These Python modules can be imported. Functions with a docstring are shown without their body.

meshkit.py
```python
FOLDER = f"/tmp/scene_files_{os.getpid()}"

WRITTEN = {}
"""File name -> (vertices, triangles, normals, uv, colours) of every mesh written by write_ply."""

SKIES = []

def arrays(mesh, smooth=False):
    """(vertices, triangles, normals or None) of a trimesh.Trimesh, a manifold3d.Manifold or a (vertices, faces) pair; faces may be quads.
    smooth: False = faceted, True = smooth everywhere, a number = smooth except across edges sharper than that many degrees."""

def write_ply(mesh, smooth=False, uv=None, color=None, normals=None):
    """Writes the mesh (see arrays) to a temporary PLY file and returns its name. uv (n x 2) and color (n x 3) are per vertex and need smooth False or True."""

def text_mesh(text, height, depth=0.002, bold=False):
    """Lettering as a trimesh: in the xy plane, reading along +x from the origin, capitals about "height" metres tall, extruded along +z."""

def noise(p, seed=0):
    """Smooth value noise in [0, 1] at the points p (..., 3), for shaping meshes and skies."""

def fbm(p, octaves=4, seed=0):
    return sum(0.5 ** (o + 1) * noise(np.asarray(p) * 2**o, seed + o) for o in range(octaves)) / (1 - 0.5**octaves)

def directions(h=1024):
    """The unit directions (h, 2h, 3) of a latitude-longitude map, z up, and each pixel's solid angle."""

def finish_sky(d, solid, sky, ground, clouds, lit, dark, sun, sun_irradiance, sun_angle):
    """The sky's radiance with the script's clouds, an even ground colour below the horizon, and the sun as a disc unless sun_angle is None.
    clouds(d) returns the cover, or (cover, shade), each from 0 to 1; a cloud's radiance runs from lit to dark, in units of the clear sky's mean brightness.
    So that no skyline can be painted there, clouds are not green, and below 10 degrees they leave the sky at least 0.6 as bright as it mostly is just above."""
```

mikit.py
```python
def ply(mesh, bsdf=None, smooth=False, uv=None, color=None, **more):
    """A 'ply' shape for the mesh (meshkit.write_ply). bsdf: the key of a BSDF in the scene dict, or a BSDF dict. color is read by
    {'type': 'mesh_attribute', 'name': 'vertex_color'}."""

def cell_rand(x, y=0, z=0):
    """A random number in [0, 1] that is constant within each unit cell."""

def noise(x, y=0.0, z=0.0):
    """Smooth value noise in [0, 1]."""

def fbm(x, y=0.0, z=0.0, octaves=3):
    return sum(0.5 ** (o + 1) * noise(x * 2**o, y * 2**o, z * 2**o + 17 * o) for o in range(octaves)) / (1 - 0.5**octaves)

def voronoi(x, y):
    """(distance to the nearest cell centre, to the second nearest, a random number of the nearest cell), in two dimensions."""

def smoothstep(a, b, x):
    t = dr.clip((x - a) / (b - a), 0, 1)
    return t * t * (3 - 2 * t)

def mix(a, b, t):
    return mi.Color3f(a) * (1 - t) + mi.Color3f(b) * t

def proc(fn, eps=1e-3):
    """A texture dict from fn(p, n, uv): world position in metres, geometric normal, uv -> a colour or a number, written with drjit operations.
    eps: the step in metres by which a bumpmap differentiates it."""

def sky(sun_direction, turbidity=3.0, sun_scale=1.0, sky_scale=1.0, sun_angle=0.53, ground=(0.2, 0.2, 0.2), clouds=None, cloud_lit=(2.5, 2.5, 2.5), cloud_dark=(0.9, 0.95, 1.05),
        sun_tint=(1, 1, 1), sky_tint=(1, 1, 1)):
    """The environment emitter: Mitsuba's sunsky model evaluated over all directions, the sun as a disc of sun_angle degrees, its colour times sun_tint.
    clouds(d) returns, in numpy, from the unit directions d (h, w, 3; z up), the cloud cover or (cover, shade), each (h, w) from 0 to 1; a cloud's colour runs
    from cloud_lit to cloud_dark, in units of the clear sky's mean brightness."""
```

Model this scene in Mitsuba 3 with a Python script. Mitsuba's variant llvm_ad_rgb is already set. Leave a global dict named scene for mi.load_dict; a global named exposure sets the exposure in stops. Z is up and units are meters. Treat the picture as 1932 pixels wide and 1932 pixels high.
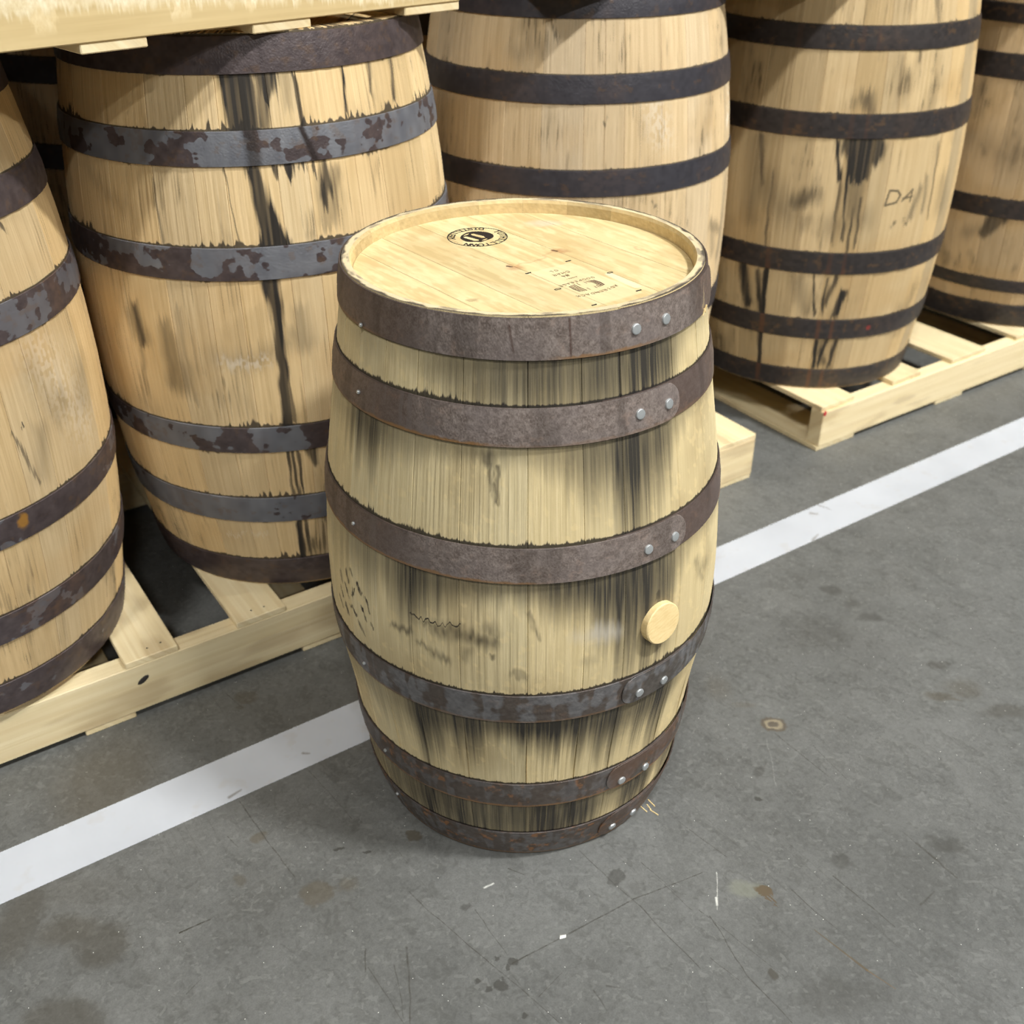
import math, random
import numpy as np, trimesh, shapely.geometry as sg, shapely.ops as so
import drjit as dr, mitsuba as mi, mikit, meshkit
from mikit import noise, fbm, smoothstep, mix, cell_rand, voronoi

T = mi.ScalarTransform4f
scene, labels = {}, {}
PI = math.pi

# ------------------------------------------------------------------ camera, light, exposure
exposure = 1.13
CAM_H, PITCH, ROLL, FPX = 1.2075, 0.5604, -0.0032, 2000.0
TH = 0.5901                                             # direction of the pallet row on the floor
UA = np.array([math.cos(TH), math.sin(TH)])
NA = np.array([-math.sin(TH), math.cos(TH)])


def W(u, n, z=0.0):
    """pallet-row coordinates (u along the row, n into the stack) to world"""
    p = u * UA + n * NA
    return np.array([p[0], p[1], z])


_F = np.array([0, math.cos(PITCH), -math.sin(PITCH)])
_U = np.array([0, math.sin(PITCH), math.cos(PITCH)])
_UP = -math.sin(ROLL) * np.array([1., 0, 0]) + math.cos(ROLL) * _U
scene['camera'] = {'type': 'thinlens', 'fov': math.degrees(2 * math.atan(966 / FPX)), 'fov_axis': 'x',
                   'aperture_radius': 0.0030, 'focus_distance': 1.24, 'near_clip': 0.05, 'far_clip': 100.0,
                   'to_world': T().look_at(origin=[0, 0, CAM_H], target=(np.array([0, 0, CAM_H]) + _F).tolist(), up=_UP.tolist())}
CEIL = 7.0
#        u      n     radiance   (linear LED high bays hung under the ceiling along the aisle)
LAMPS = [(3.0, -2.2, 262.0), (-2.4, -2.0, 122.0), (8.6, -2.2, 90.0), (3.0, -8.0, 175.0), (-2.4, -8.0, 128.0), (8.6, -8.0, 80.0)]
LAMP_TINT = (1.0, 1.0, 0.965)


# ------------------------------------------------------------------ helpers
def lin(r, g, b):
    return tuple((c / 12.92 if c <= 0.04045 else ((c + 0.055) / 1.055) ** 2.4) for c in (r / 255., g / 255., b / 255.))


_taken = {}


def numbered(name):
    k = _taken.get(name, -1) + 1
    _taken[name] = k
    return name if k == 0 else f'{name}_{k:03d}'


def thing(name, label, cat, group=None):
    k = numbered(name)
    labels[k] = {'label': label, 'category': cat}
    if group:
        labels[k]['group'] = group
    return k


def part(parent, name, shape, label=None):
    k = numbered(f'{parent}__{name}')
    scene[k] = shape
    if label:
        labels[k] = {'label': label}
    return k


class Patches:
    """surface patches, each with vertices of its own, so that shading breaks between them"""
    def __init__(self):
        self.v, self.f, self.uv, self.n = [], [], [], 0

    def grid(self, P, UV, flip=False, close=False):
        P = np.asarray(P, float)
        a, b = P.shape[:2]
        idx = np.arange(a * b).reshape(a, b) + self.n
        q = np.stack([idx[:-1, :-1], idx[1:, :-1], idx[1:, 1:], idx[:-1, 1:]], -1).reshape(-1, 4)
        if flip:
            q = q[:, ::-1]
        self.f.append(np.vstack([q[:, [0, 1, 2]], q[:, [0, 2, 3]]]))
        self.v.append(P.reshape(-1, 3))
        self.uv.append(np.asarray(UV, float).reshape(-1, 2))
        self.n += a * b

    def ply(self, bsdf):
        return mikit.ply((np.vstack(self.v), np.vstack(self.f)), bsdf, smooth=True, uv=np.vstack(self.uv))


def box_mesh(lo, hi, c=0.0015):
    lo, hi = np.asarray(lo, float), np.asarray(hi, float)
    pts = []
    for s in np.ndindex(2, 2, 2):
        base = np.where(np.array(s) == 0, lo, hi)
        sg_ = np.where(np.array(s) == 0, 1, -1)
        for k in range(3):
            p = base + sg_ * c
            p[k] = base[k]
            pts.append(p)
    return trimesh.convex.convex_hull(np.array(pts))


def pl(x, pts):
    """piecewise linear curve through pts [(x, y), ...], flat beyond its ends"""
    y = mi.Float(pts[0][1])
    for (xa, ya), (xb, yb) in zip(pts[:-1], pts[1:]):
        y = y + (yb - ya) / (xb - xa) * dr.clip(x - xa, 0, xb - xa)
    return y


def seg(x, y, x0, y0, x1, y1, w0, w1, soft):
    dx, dy = x1 - x0, y1 - y0
    l2 = max(dx * dx + dy * dy, 1e-12)
    t = dr.clip(((x - x0) * dx + (y - y0) * dy) / l2, 0, 1)
    d = dr.sqrt(dr.square(x - x0 - t * dx) + dr.square(y - y0 - t * dy))
    return 1 - smoothstep(-soft, soft, d - (w0 + (w1 - w0) * t))


def blob(x, y, cx, cy, rx, ry, soft):
    d = dr.sqrt(dr.square((x - cx) / rx) + dr.square((y - cy) / ry))
    return 1 - smoothstep(1 - soft, 1 + soft, d)


def over(c, col, m):
    m = dr.clip(m, 0, 1)
    return c * (1 - m) + mi.Color3f(col) * m


def principled(col, rough=0.5, metallic=0.0, spec=0.5, bump=None, scale=0.001, eps=1e-3):
    b = {'type': 'principled', 'base_color': mikit.proc(col) if callable(col) else {'type': 'rgb', 'value': list(col)},
         'roughness': mikit.proc(rough) if callable(rough) else rough, 'metallic': mikit.proc(metallic) if callable(metallic) else metallic, 'specular': spec}
    if bump is not None:
        b = {'type': 'bumpmap', 'arbitrary': mikit.proc(bump, eps), 'scale': scale, 'bsdf': b}
    return {'type': 'twosided', 'bsdf': b}


# ------------------------------------------------------------------ barrels: dimensions
FX, FY, FH = 0.0139, 1.2309, 0.804
FRK = np.array([0.2163, 0.2411, 0.2504, 0.2647, 0.2675, 0.2606, 0.2467, 0.2302, 0.2159]) - 0.0018
from scipy.interpolate import CubicSpline
_fs = CubicSpline(np.linspace(0, FH, 9), FRK)
FHOOPS = [(0.7586, 0.8030), (0.6649, 0.708), (0.5028, 0.5472), (0.2942, 0.3398), (0.1245, 0.1691), (0.004, 0.0640)]
ZT = 0.1126                                             # top of a lower pallet
BH = 0.889


def bulge(rh, rb, H=BH):
    return lambda z: rb - (rb - rh) * np.abs(2 * np.asarray(z) / H - 1) ** 2


# id: x, y, end radius, bilge radius, hoops from the top (bottom edge, top edge)
BARS = {
    1: (-0.924, 1.391, .265, .313, [(.833, .886), (.705, .750), (.561, .610), (.290, .334), (.135, .184), (.004, .060)]),
    2: (-0.412, 1.774, .264, .309, [(.8396, .886), (.724, .7695), (.5668, .6138), (.284, .3296), (.1452, .1952), (.003, .0607)]),
    3: (0.126, 2.198, .265, .313, [(.853, .886), (.722, .767), (.568, .613), (.29, .334), (.14, .185), (.003, .058)]),
    4: (0.733, 2.563, .267, .305, [(.858, .886), (.749, .793), (.582, .629), (.292, .340), (.134, .181), (.003, .051)]),
    5: (1.400, 2.930, .263, .311, [(.852, .886), (.74, .78), (.620, .674), (.295, .341), (.099, .131), (.003, .062)]),
}


# ------------------------------------------------------------------ materials: back-row barrels
WOOD_DARK = lin(46, 42, 38)
# (barrel, phi0, z0, phi1, z1, half width0, half width1, softness, strength) - phi in degrees from the side that faces the aisle
STROKES = [
    (2, -4.0, .845, -2.6, .765, .024, .020, .005, .97), (2, 4.5, .845, 4.2, .815, .018, .012, .006, .95), (2, 3.2, .82, 2.6, .77, .010, .008, .006, .8), (2, -2.5, .77, -2.0, .72, .014, .010, .005, .75),
    (2, 10, .842, 10, .80, .010, .006, .010, .35), (2, -2.0, .724, 0.8, .64, .008, .013, .004, .97), (2, 0.8, .64, 1.2, .612, .014, .022, .004, .97), (2, 4, .724, 4, .712, .006, .002, .003, .9), (2, 7.5, .724, 8, .704, .010, .001, .003, .9), (2, 11.5, .723, 11.5, .714, .006, .001, .003, .8),
    (2, -1.2, .567, -.3, .50, .012, .007, .004, .97), (2, -.3, .50, -.7, .42, .0065, .007, .003, .97), (2, -.7, .42, -1.4, .33, .007, .008, .003, .97), (2, .7, .47, .6, .34, .002, .003, .002, .7),
    (2, -2.2, .284, -2.4, .19, .0022, .0022, .0015, .9), (2, -.8, .284, -.6, .19, .003, .003, .002, .9), (2, .9, .284, .8, .20, .002, .002, .0015, .85), (2, 4.8, .284, 5.5, .255, .010, .004, .004, .85),
    (2, -1.9, .145, -2.1, .06, .006, .005, .002, .95), (2, .4, .145, .3, .07, .002, .002, .0015, .8), (2, -2.0, .195, -2.0, .146, .003, .003, .002, .5), (2, .5, .195, .5, .146, .002, .002, .002, .5),
    (2, 12.1, .838, 13.6, .770, .0035, .003, .002, .9), (2, 27.6, .84, 27.0, .775, .002, .0025, .002, .9), (2, 37.6, .845, 36.4, .80, .004, .002, .004, .8), (2, 47.5, .845, 46.2, .782, .003, .004, .003, .8),
    (2, 17.8, .722, 17.6, .690, .003, .010, .006, .97), (2, 17.6, .690, 16.4, .655, .010, .004, .006, .95), (2, 18.2, .70, 16.6, .635, .018, .010, .006, .42), (2, 14.6, .724, 14.5, .70, .0015, .0015, .001, .9),
    (2, -43, .52, -41.5, .46, .006, .008, .008, .8), (2, -33, .49, -33, .40, .008, .012, .012, .55), (2, -42, .49, -45, .36, .003, .004, .006, .4), (2, -28, .52, -27, .37, .003, .003, .006, .35),
    (2, -8, .447, 3, .475, .010, .012, .02, .35), (2, -17, .445, -8, .445, .01, .01, .02, .28), (2, 5.5, .52, 6, .49, .008, .010, .014, .45), (2, -9.6, .72, -8.2, .63, .0012, .0012, .001, .6),
    (2, -30, .70, -29, .62, .0014, .002, .002, .55), (2, -8, .84, -6.5, .79, .002, .003, .002, .7), (2, -47, .35, -44, .33, .01, .01, .03, .3), 
    (2, -55, .70, -40, .66, .006, .004, .02, .3), (4, 5.0, .58, 8.5, .50, 0.0036, 0.0036, .003, 0.98), (4, 13.8, .58, 15.2, .515, 0.0240, 0.0228, .006, 0.98), (4, 14.5, .51, 15.5, .43, 0.0216, 0.0168, .014, 0.54),
    (4, 11.0, .52, 13.0, .37, 0.0030, 0.0024, .003, 0.98), (4, 8.8, .50, 9.2, .36, 0.0036, 0.0024, .004, 0.68), (4, 18, .46, 18.6, .36, 0.0030, 0.0024, .003, 0.81), (4, 15.4, .44, 15.6, .34, 0.0024, 0.0024, .003, 0.81),
    (4, -25.5, .568, -22, .47, 0.0072, 0.0048, .006, 0.68), (4, -18, .50, -18, .34, 0.0024, 0.0024, .003, 0.68), (4, -7.7, .448, -1.8, .462, 0.0168, 0.0144, .02, 0.68), (4, -14, .45, -8, .42, 0.0192, 0.0144, .03, 0.34),
    (4, -3, .40, -2.5, .41, 0.0120, 0.0120, .02, 0.41), (4, -27.1, .285, -23.5, .20, 0.0120, 0.0108, .008, 0.94), (4, -20, .28, -17, .19, 0.0048, 0.0060, .005, 0.94), (4, -16.2, .285, -15.6, .035, 0.0060, 0.0054, .003, 0.98),
    (4, 4, .285, 7, .19, 0.0024, 0.0024, .002, 0.94), (4, 9.7, .285, 10, .20, 0.0022, 0.0024, .002, 0.98), (4, 13.5, .29, 10.8, .22, 0.0048, 0.0060, .004, 0.81), (4, 18, .25, 15.5, .19, 0.0084, 0.0060, .004, 0.98),
    (4, 10, .134, 10.6, .06, 0.0036, 0.0048, .003, 0.98), (4, 14.5, .134, 12.5, .06, 0.0048, 0.0036, .003, 0.94), (4, 19, .134, 17.6, .06, 0.0048, 0.0036, .003, 0.94), (4, 12, .10, 15, .07, 0.0060, 0.0072, .008, 0.68),
    (4, 42, .41, 45, .47, 0.0072, 0.0048, .010, 0.61), (4, 38.4, .402, 41.6, .404, 0.0026, 0.0026, .002, 0.68), (4, 34.2, .401, 34.2, .401, 0.0048, 0.0048, .003, 0.68), (4, 51, .56, 53, .40, 0.0024, 0.0024, .003, 0.61),
    (4, 47.5, .50, 49, .42, 0.0036, 0.0036, .006, 0.54), (4, 60, .47, 62, .42, 0.0144, 0.0192, .03, 0.41), (4, 14, .66, 17, .63, 0.0144, 0.0072, .012, 0.68), (4, 39.7, .85, 42, .80, 0.0072, 0.0036, .006, 0.54),
    (3, 71, .45, 60, .47, .004, .012, .010, .55), (3, 60, .47, 63, .42, .008, .010, .012, .4), (3, 28, .55, 30, .54, .002, .002, .002, .5), (3, -22, .80, -12, .81, .010, .010, .02, .3),
    (3, 10, .70, 11, .692, .002, .002, .002, .7), (3, -8, .83, -7, .82, .003, .004, .004, .6), (1, 35.6, .52, 41, .44, .008, .016, .03, .35), (1, 43, .455, 44, .44, .010, .010, .02, .4),
    (1, 34, .43, 31, .37, .010, .006, .02, .4), (1, 26, .44, 30, .36, .002, .002, .002, .6), (1, 56, .47, 52, .43, .012, .016, .03, .35), (1, 29.3, .452, 29.5, .445, .0016, .0016, .001, .9),
    (1, 30, .70, 31, .62, .0014, .0014, .002, .5), (1, 41.5, .69, 41.6, .684, .003, .002, .002, .8), (5, -12, .25, -7, .30, .012, .022, .008, .8), (5, -21, .46, -19, .44, .008, .008, .01, .45),
    (5, -30, .48, -6, .44, .02, .02, .05, .35), (5, -20, .24, -17, .25, .012, .010, .02, .4), (4, 13, .575, 18.5, .56, .030, .030, .008, .9), (4, 8, .40, 19, .42, .02, .02, .03, .4),
    (4, -22, .47, -12, .43, .03, .03, .04, .4), (4, -27, .56, -26, .40, .02, .02, .02, .35), (4, -2, .27, 3, .20, .016, .012, .016, .45), (2, -44, .50, -42, .47, .012, .014, .015, .55),
    (2, -32, .47, -31, .40, .014, .018, .015, .45), (2, 5, .485, 6, .47, .016, .014, .015, .45), (2, 23, .56, 24, .40, .004, .004, .008, .5),
    (3, 74, .55, 70, .40, .006, .012, .01, .4),
]
# whitish scuffs and chalk
WHITES = [(2, -16, .437, -5, .446, .006, .005, .014, .5), (2, -27, .111, -13, .116, .002, .002, .006, .4), (3, 27, .735, 31, .665, .016, .016, .03, .35), (3, 74, .655, 78, .69, .004, .004, .004, .8), (3, 78, .70, 74, .715, .004, .003, .004, .8), (3, 73.5, .64, 74, .67, .004, .004, .004, .7), (1, 40, .53, 50, .40, .015, .02, .05, .25)]
# hand lettering on barrel 4: D and A
LETTERS = [(4, 29.6, .474, 28.4, .443, .0022, .0022, .0016, .85), (4, 29.6, .474, 33.4, .472, .0022, .0022, .0016, .85), (4, 33.4, .472, 35.0, .462, .0022, .0022, .0016, .85), (4, 35.0, .462, 33.6, .447, .0022, .0022, .0016, .85), (4, 33.6, .447, 28.4, .443, .0022, .0022, .0016, .85),
           (4, 40.6, .472, 36.2, .449, .002, .002, .0016, .85), (4, 40.6, .472, 40.2, .446, .002, .002, .0016, .85), (4, 36.6, .4545, 41.0, .4565, .002, .002, .0016, .85)]


def decode(uv, r):
    bid = dr.floor((uv.x + 5.0) / 10.0)
    ph = uv.x - 10.0 * bid
    k = dr.floor(uv.y / 2.0 + 0.02)
    z = uv.y - 2.0 * k
    return bid, ph, ph * r, k, z


def wood_back(p, n, uv):
    bid, ph, s, k, z = decode(uv, .30)
    sd = bid * 7.31 + k * 3.17
    g = fbm(s * 300, z * 6, sd, 3)
    fine = noise(s * 900, z * 22, sd)
    tone = cell_rand(k, bid, 5)
    hue = cell_rand(k, bid, 9)
    c = mix(lin(194, 168, 124), lin(216, 191, 148), smoothstep(.1, .9, g * .7 + fine * .3))
    vary = dr.select(bid > 3.5, .40, .24)
    c = c * (1.06 - vary + vary * tone)
    c = c * mix((1, 1, 1), (.96, .93, .95), dr.select(bid > 4.5, 1.0, 0.0))
    c = c * mix((1, 1, 1), (1.13, 1.13, 1.11), dr.select(dr.abs(bid - 2) < .5, 1.0, 0.0))
    c = c * mix((1, 1, 1), (1.04, 1.08, 1.22), dr.select(dr.abs(bid - 3) < .5, 1.0, 0.0))
    c = c * mix((1.03, .98, .90), (.98, 1.0, 1.06), hue)
    bl = fbm(s * 11, z * 6, bid * 5.3, 4)
    bl2 = fbm(s * 34, z * 13, bid * 9.1 + 2, 3)
    dirt = smoothstep(.52, .78, bl * .65 + bl2 * .35)
    dirty = dr.select(bid > 4.5, .85, dr.select(bid < 1.5, .48, dr.select(bid > 3.5, .60, dr.select(bid > 2.5, .34, .44))))
    c = over(c, lin(112, 96, 72), dirt * dirty)
    # warm rubbed bands, and speckled grime caught in the grain
    c = over(c, lin(186, 150, 98), smoothstep(.50, .75, fbm(s * 7, z * 9, bid * 2.2 + 20, 3)) * .35)
    c = over(c, lin(84, 72, 52), smoothstep(.60, .74, noise(s * 520, z * 34, bid + 6) * .5 + bl2 * .5) * smoothstep(.48, .66, bl) * .7)
    # thin dark fibres and pores
    fib = smoothstep(.70, .90, noise(s * 420, z * 9, bid + 3)) * smoothstep(.45, .7, bl2)
    c = over(c, lin(96, 76, 50), fib * .4)
    # black stain wicking up from the hoops' upper edges and down from their lower edges
    jag = noise(s * 330, z * 14, bid * 3)
    lump = noise(s * 26, bid * 11.0, 2.0)
    stain = mi.Float(0)
    for b, (_, _, _, _, hoops) in BARS.items():
        me = dr.select(dr.abs(bid - b) < .5, 1.0, 0.0)
        amp = {1: .0045, 2: .009, 3: .0025, 4: .0035, 5: .003}[b]
        acc = mi.Float(0)
        for zb, zt in hoops:
            up = z - zt
            L = amp * smoothstep(.3, .9, lump) * (.1 + 2.2 * jag * jag * jag) + .0010
            acc = dr.maximum(acc, dr.select(up > -.002, 1 - smoothstep(L * .7, L + .0012, up), 0))
            dn = zb - z
            L2 = amp * .6 * smoothstep(.55, .95, noise(s * 30, zb * 40, b)) * (.2 + 1.6 * jag * jag)
            acc = dr.maximum(acc, dr.select(dn > -.002, (1 - smoothstep(L2 * .5, L2 + .001, dn)) * .8, 0))
        stain = stain + me * acc
    c = over(c, WOOD_DARK, stain * .9)
    sx = s + (noise(z * 40, bid, 1.0) - .5) * .003 + (noise(s * 500, z * 26, 3.0) - .5) * .0035
    zx = z + (noise(s * 420, z * 6, 8.0) - .5) * .022
    m = mi.Float(0)
    for (b, p0, z0, p1, z1, w0, w1, so_, st) in STROKES:
        me = dr.select(dr.abs(bid - b) < .5, st, 0.0)
        m = dr.maximum(m, me * seg(sx, zx, math.radians(p0) * .3, z0, math.radians(p1) * .3, z1, w0 * 1.1, w1 * 1.1, so_))
    m = m * (.86 + .30 * noise(s * 240, z * 10, bid + 9))
    for (b, p0, z0, p1, z1, w0, w1, so_, st) in LETTERS:
        me = dr.select(dr.abs(bid - b) < .5, st, 0.0)
        m = dr.maximum(m, me * seg(s, z, math.radians(p0) * .3, z0, math.radians(p1) * .3, z1, w0, w1, so_))
    c = over(c, WOOD_DARK, m)
    m = mi.Float(0)
    for (b, p0, z0, p1, z1, w0, w1, so_, st) in WHITES:
        me = dr.select(dr.abs(bid - b) < .5, st, 0.0)
        m = dr.maximum(m, me * seg(sx, zx, math.radians(p0) * .3, z0, math.radians(p1) * .3, z1, w0, w1, so_))
    c = over(c, lin(236, 228, 214), m * smoothstep(.3, .6, noise(s * 260, z * 180, 4.0)))
    return c


def steel_back(p, n, uv):
    bid, ph, s, k, z = decode(uv, .305)
    a = fbm(s * 22, z * 34, bid * 4.1 + k * 2.3, 4)
    b = fbm(s * 90, z * 110, bid + k, 3)
    drip = noise(s * 110, z * 9, k + bid * 2)
    base = mix(lin(60, 51, 53), lin(88, 78, 79), b)
    cool = dr.select(bid > 3.5, mix(lin(46, 42, 42), lin(66, 60, 59), b), mix(lin(50, 48, 54), lin(68, 66, 72), b))
    c = dr.select(bid > 2.5, cool, base)
    # bare zinc showing through the oxide on barrels 1 and 2
    th = dr.select(bid < 1.5, dr.select(k < 1.5, .9, dr.select(k < 2.5, .53, .60)), dr.select(k < .5, .80, dr.select(k < 1.5, .45, dr.select(k < 2.5, .50, dr.select(k < 3.5, .54, dr.select(k < 4.5, .36, .85))))))
    amt = dr.select(bid < 2.5, 1.0, 0.0)
    zinc = smoothstep(th - .012, th + .012, a * .8 + b * .12 + drip * .10) * amt
    c = over(c, mix(lin(96, 98, 106), lin(126, 128, 134), noise(s * 60, z * 60, 2.0) * .6 + drip * .4), zinc * dr.select(bid < 1.5, .55, .95))
    rust = smoothstep(.60, .8, fbm(s * 70, z * 90, bid * 3 + 7, 4)) * dr.select(bid > 3.5, .5, .3)
    c = over(c, lin(106, 80, 54), rust)
    # run-off of the black stain over barrel 2 and rusty uprights on barrel 4
    me2 = dr.select(dr.abs(bid - 2) < .5, 1.0, 0.0)
    c = over(c, lin(40, 37, 36), me2 * .7 * dr.select((k > .5) & (k < 1.5), seg(s, z, math.radians(-1.5) * .305, .78, math.radians(-1) * .305, .71, .010, .010, .006), 0))
    c = over(c, lin(44, 36, 36), me2 * dr.select((k > .5) & (k < 1.5), seg(s, z, math.radians(12) * .305, .775, math.radians(16) * .305, .715, .004, .005, .003), 0))
    me4 = dr.select(dr.abs(bid - 4) < .5, 1.0, 0.0)
    for ph0, w in ((-15.5, .006), (9.5, .005), (15.5, .004)):
        c = over(c, lin(92, 62, 46), me4 * dr.select(k > 2.5, 1.0, .3) * .8 * (1 - smoothstep(w * .5, w * 1.5, dr.abs(s - math.radians(ph0) * .305))) * smoothstep(.2, .6, drip + .2))
    c = over(c, lin(150, 52, 48), me4 * .8 * blob(s, z, math.radians(33) * .305, .158, .006, .006, .4))
    me1 = dr.select(dr.abs(bid - 1) < .5, 1.0, 0.0)
    c = over(c, lin(170, 122, 50), me1 * .8 * blob(s + (b - .5) * .012, z + (a - .5) * .02, math.radians(22.5) * .305, .318, .008, .012, .4))
    edge = smoothstep(.0, 1., b) * .35
    c = over(c, lin(104, 72, 44), edge * dr.select(dr.abs(bid - 1) < .5, 1.0, .4) * smoothstep(.55, .8, noise(s * 18, k * 9.0, bid)))
    return c


def steel_bump(p, n, uv):
    return fbm(uv.x * 140, uv.y * 420, 1.0, 2)


def wood_bump(p, n, uv):
    return noise(uv.x * 190, uv.y * 10, 1.0) * .6 + noise(uv.x * 70, uv.y * 5, 4.0)


# ------------------------------------------------------------------ materials: front barrel
# below each hoop: (phi deg, strength, length in m)
BELOW = [
    (.7586, [(-90, .1, .02), (-62, .15, .02), (-50, .35, .03), (-42, .2, .02), (-30, .4, .03), (-22, .6, .05), (-12, .74, .07), (-2, .80, .08), (4, .88, .09), (15, .86, .09), (28, .90, .10), (35, .98, .11), (44, .96, .09), (50, .55, .04), (56, .25, .02), (90, .15, .02)]),
    (.6649, [(-90, .2, .02), (-62, .4, .04), (-53, .85, .05), (-44, .85, .055), (-36, .65, .045), (-26, .5, .025), (-10, .5, .020), (2, .52, .022), (9, .6, .04), (17, .72, .06), (24, .86, .09), (28.5, .95, .15), (32, .98, .15), (36, .9, .12), (42, .85, .08), (47, .5, .03), (56, .25, .015), (90, .2, .015)]),
    (.5028, [(-90, .2, .03), (-62, .4, .06), (-50, .6, .055), (-40, .55, .05), (-33, .9, .085), (-29.5, .98, .10), (-26, .92, .07), (-19, .70, .035), (-8, .68, .028), (0, .72, .026), (9, .85, .045), (18, .92, .06), (25, .94, .10), (29, .96, .16), (35, .95, .18), (41, .82, .14), (46, .6, .05), (54, .3, .02), (90, .2, .015)]),
    (.2942, [(-90, .3, .03), (-58, .4, .05), (-50, .5, .05), (-42, .45, .07), (-35, .6, .06), (-30, .97, .12), (-26, .95, .09), (-21, .80, .05), (-17, .97, .08), (-13, .95, .065), (-8, .75, .03), (-2, .95, .045), (6, .98, .055), (13, .98, .065), (20, .93, .075), (27, .9, .09), (33, .8, .075), (39, .9, .09), (45, .95, .12), (50, .7, .06), (56, .3, .03), (90, .3, .02)]),
    (.1245, [(-90, .4, .05), (-60, .7, .08), (-45, .75, .10), (-30, .92, .14), (-15, .85, .13), (0, .90, .14), (12, .95, .15), (22, .97, .12), (27, .6, .05), (33, .65, .05), (38, .95, .09), (46, .9, .09), (52, .4, .03), (58, .85, .08), (90, .5, .05)]),
]
ABOVE = [
    (.708, [(-90, .004), (-60, .006), (-42, .010), (-30, .018), (-20, .015), (-10, .006), (20, .005), (90, .004)]),
    (.5472, [(-90, .004), (-50, .010), (-38, .014), (-26, .016), (-12, .006), (0, .009), (12, .006), (40, .007), (90, .005)]),
    (.3398, [(-90, .006), (-50, .010), (-30, .011), (-20, .007), (10, .006), (30, .007), (45, .012), (90, .006)]),
    (.1691, [(-90, .006), (-40, .006), (0, .005), (40, .006), (90, .006)]),
    (.0640, [(-90, .003), (90, .003)]),
]
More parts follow.
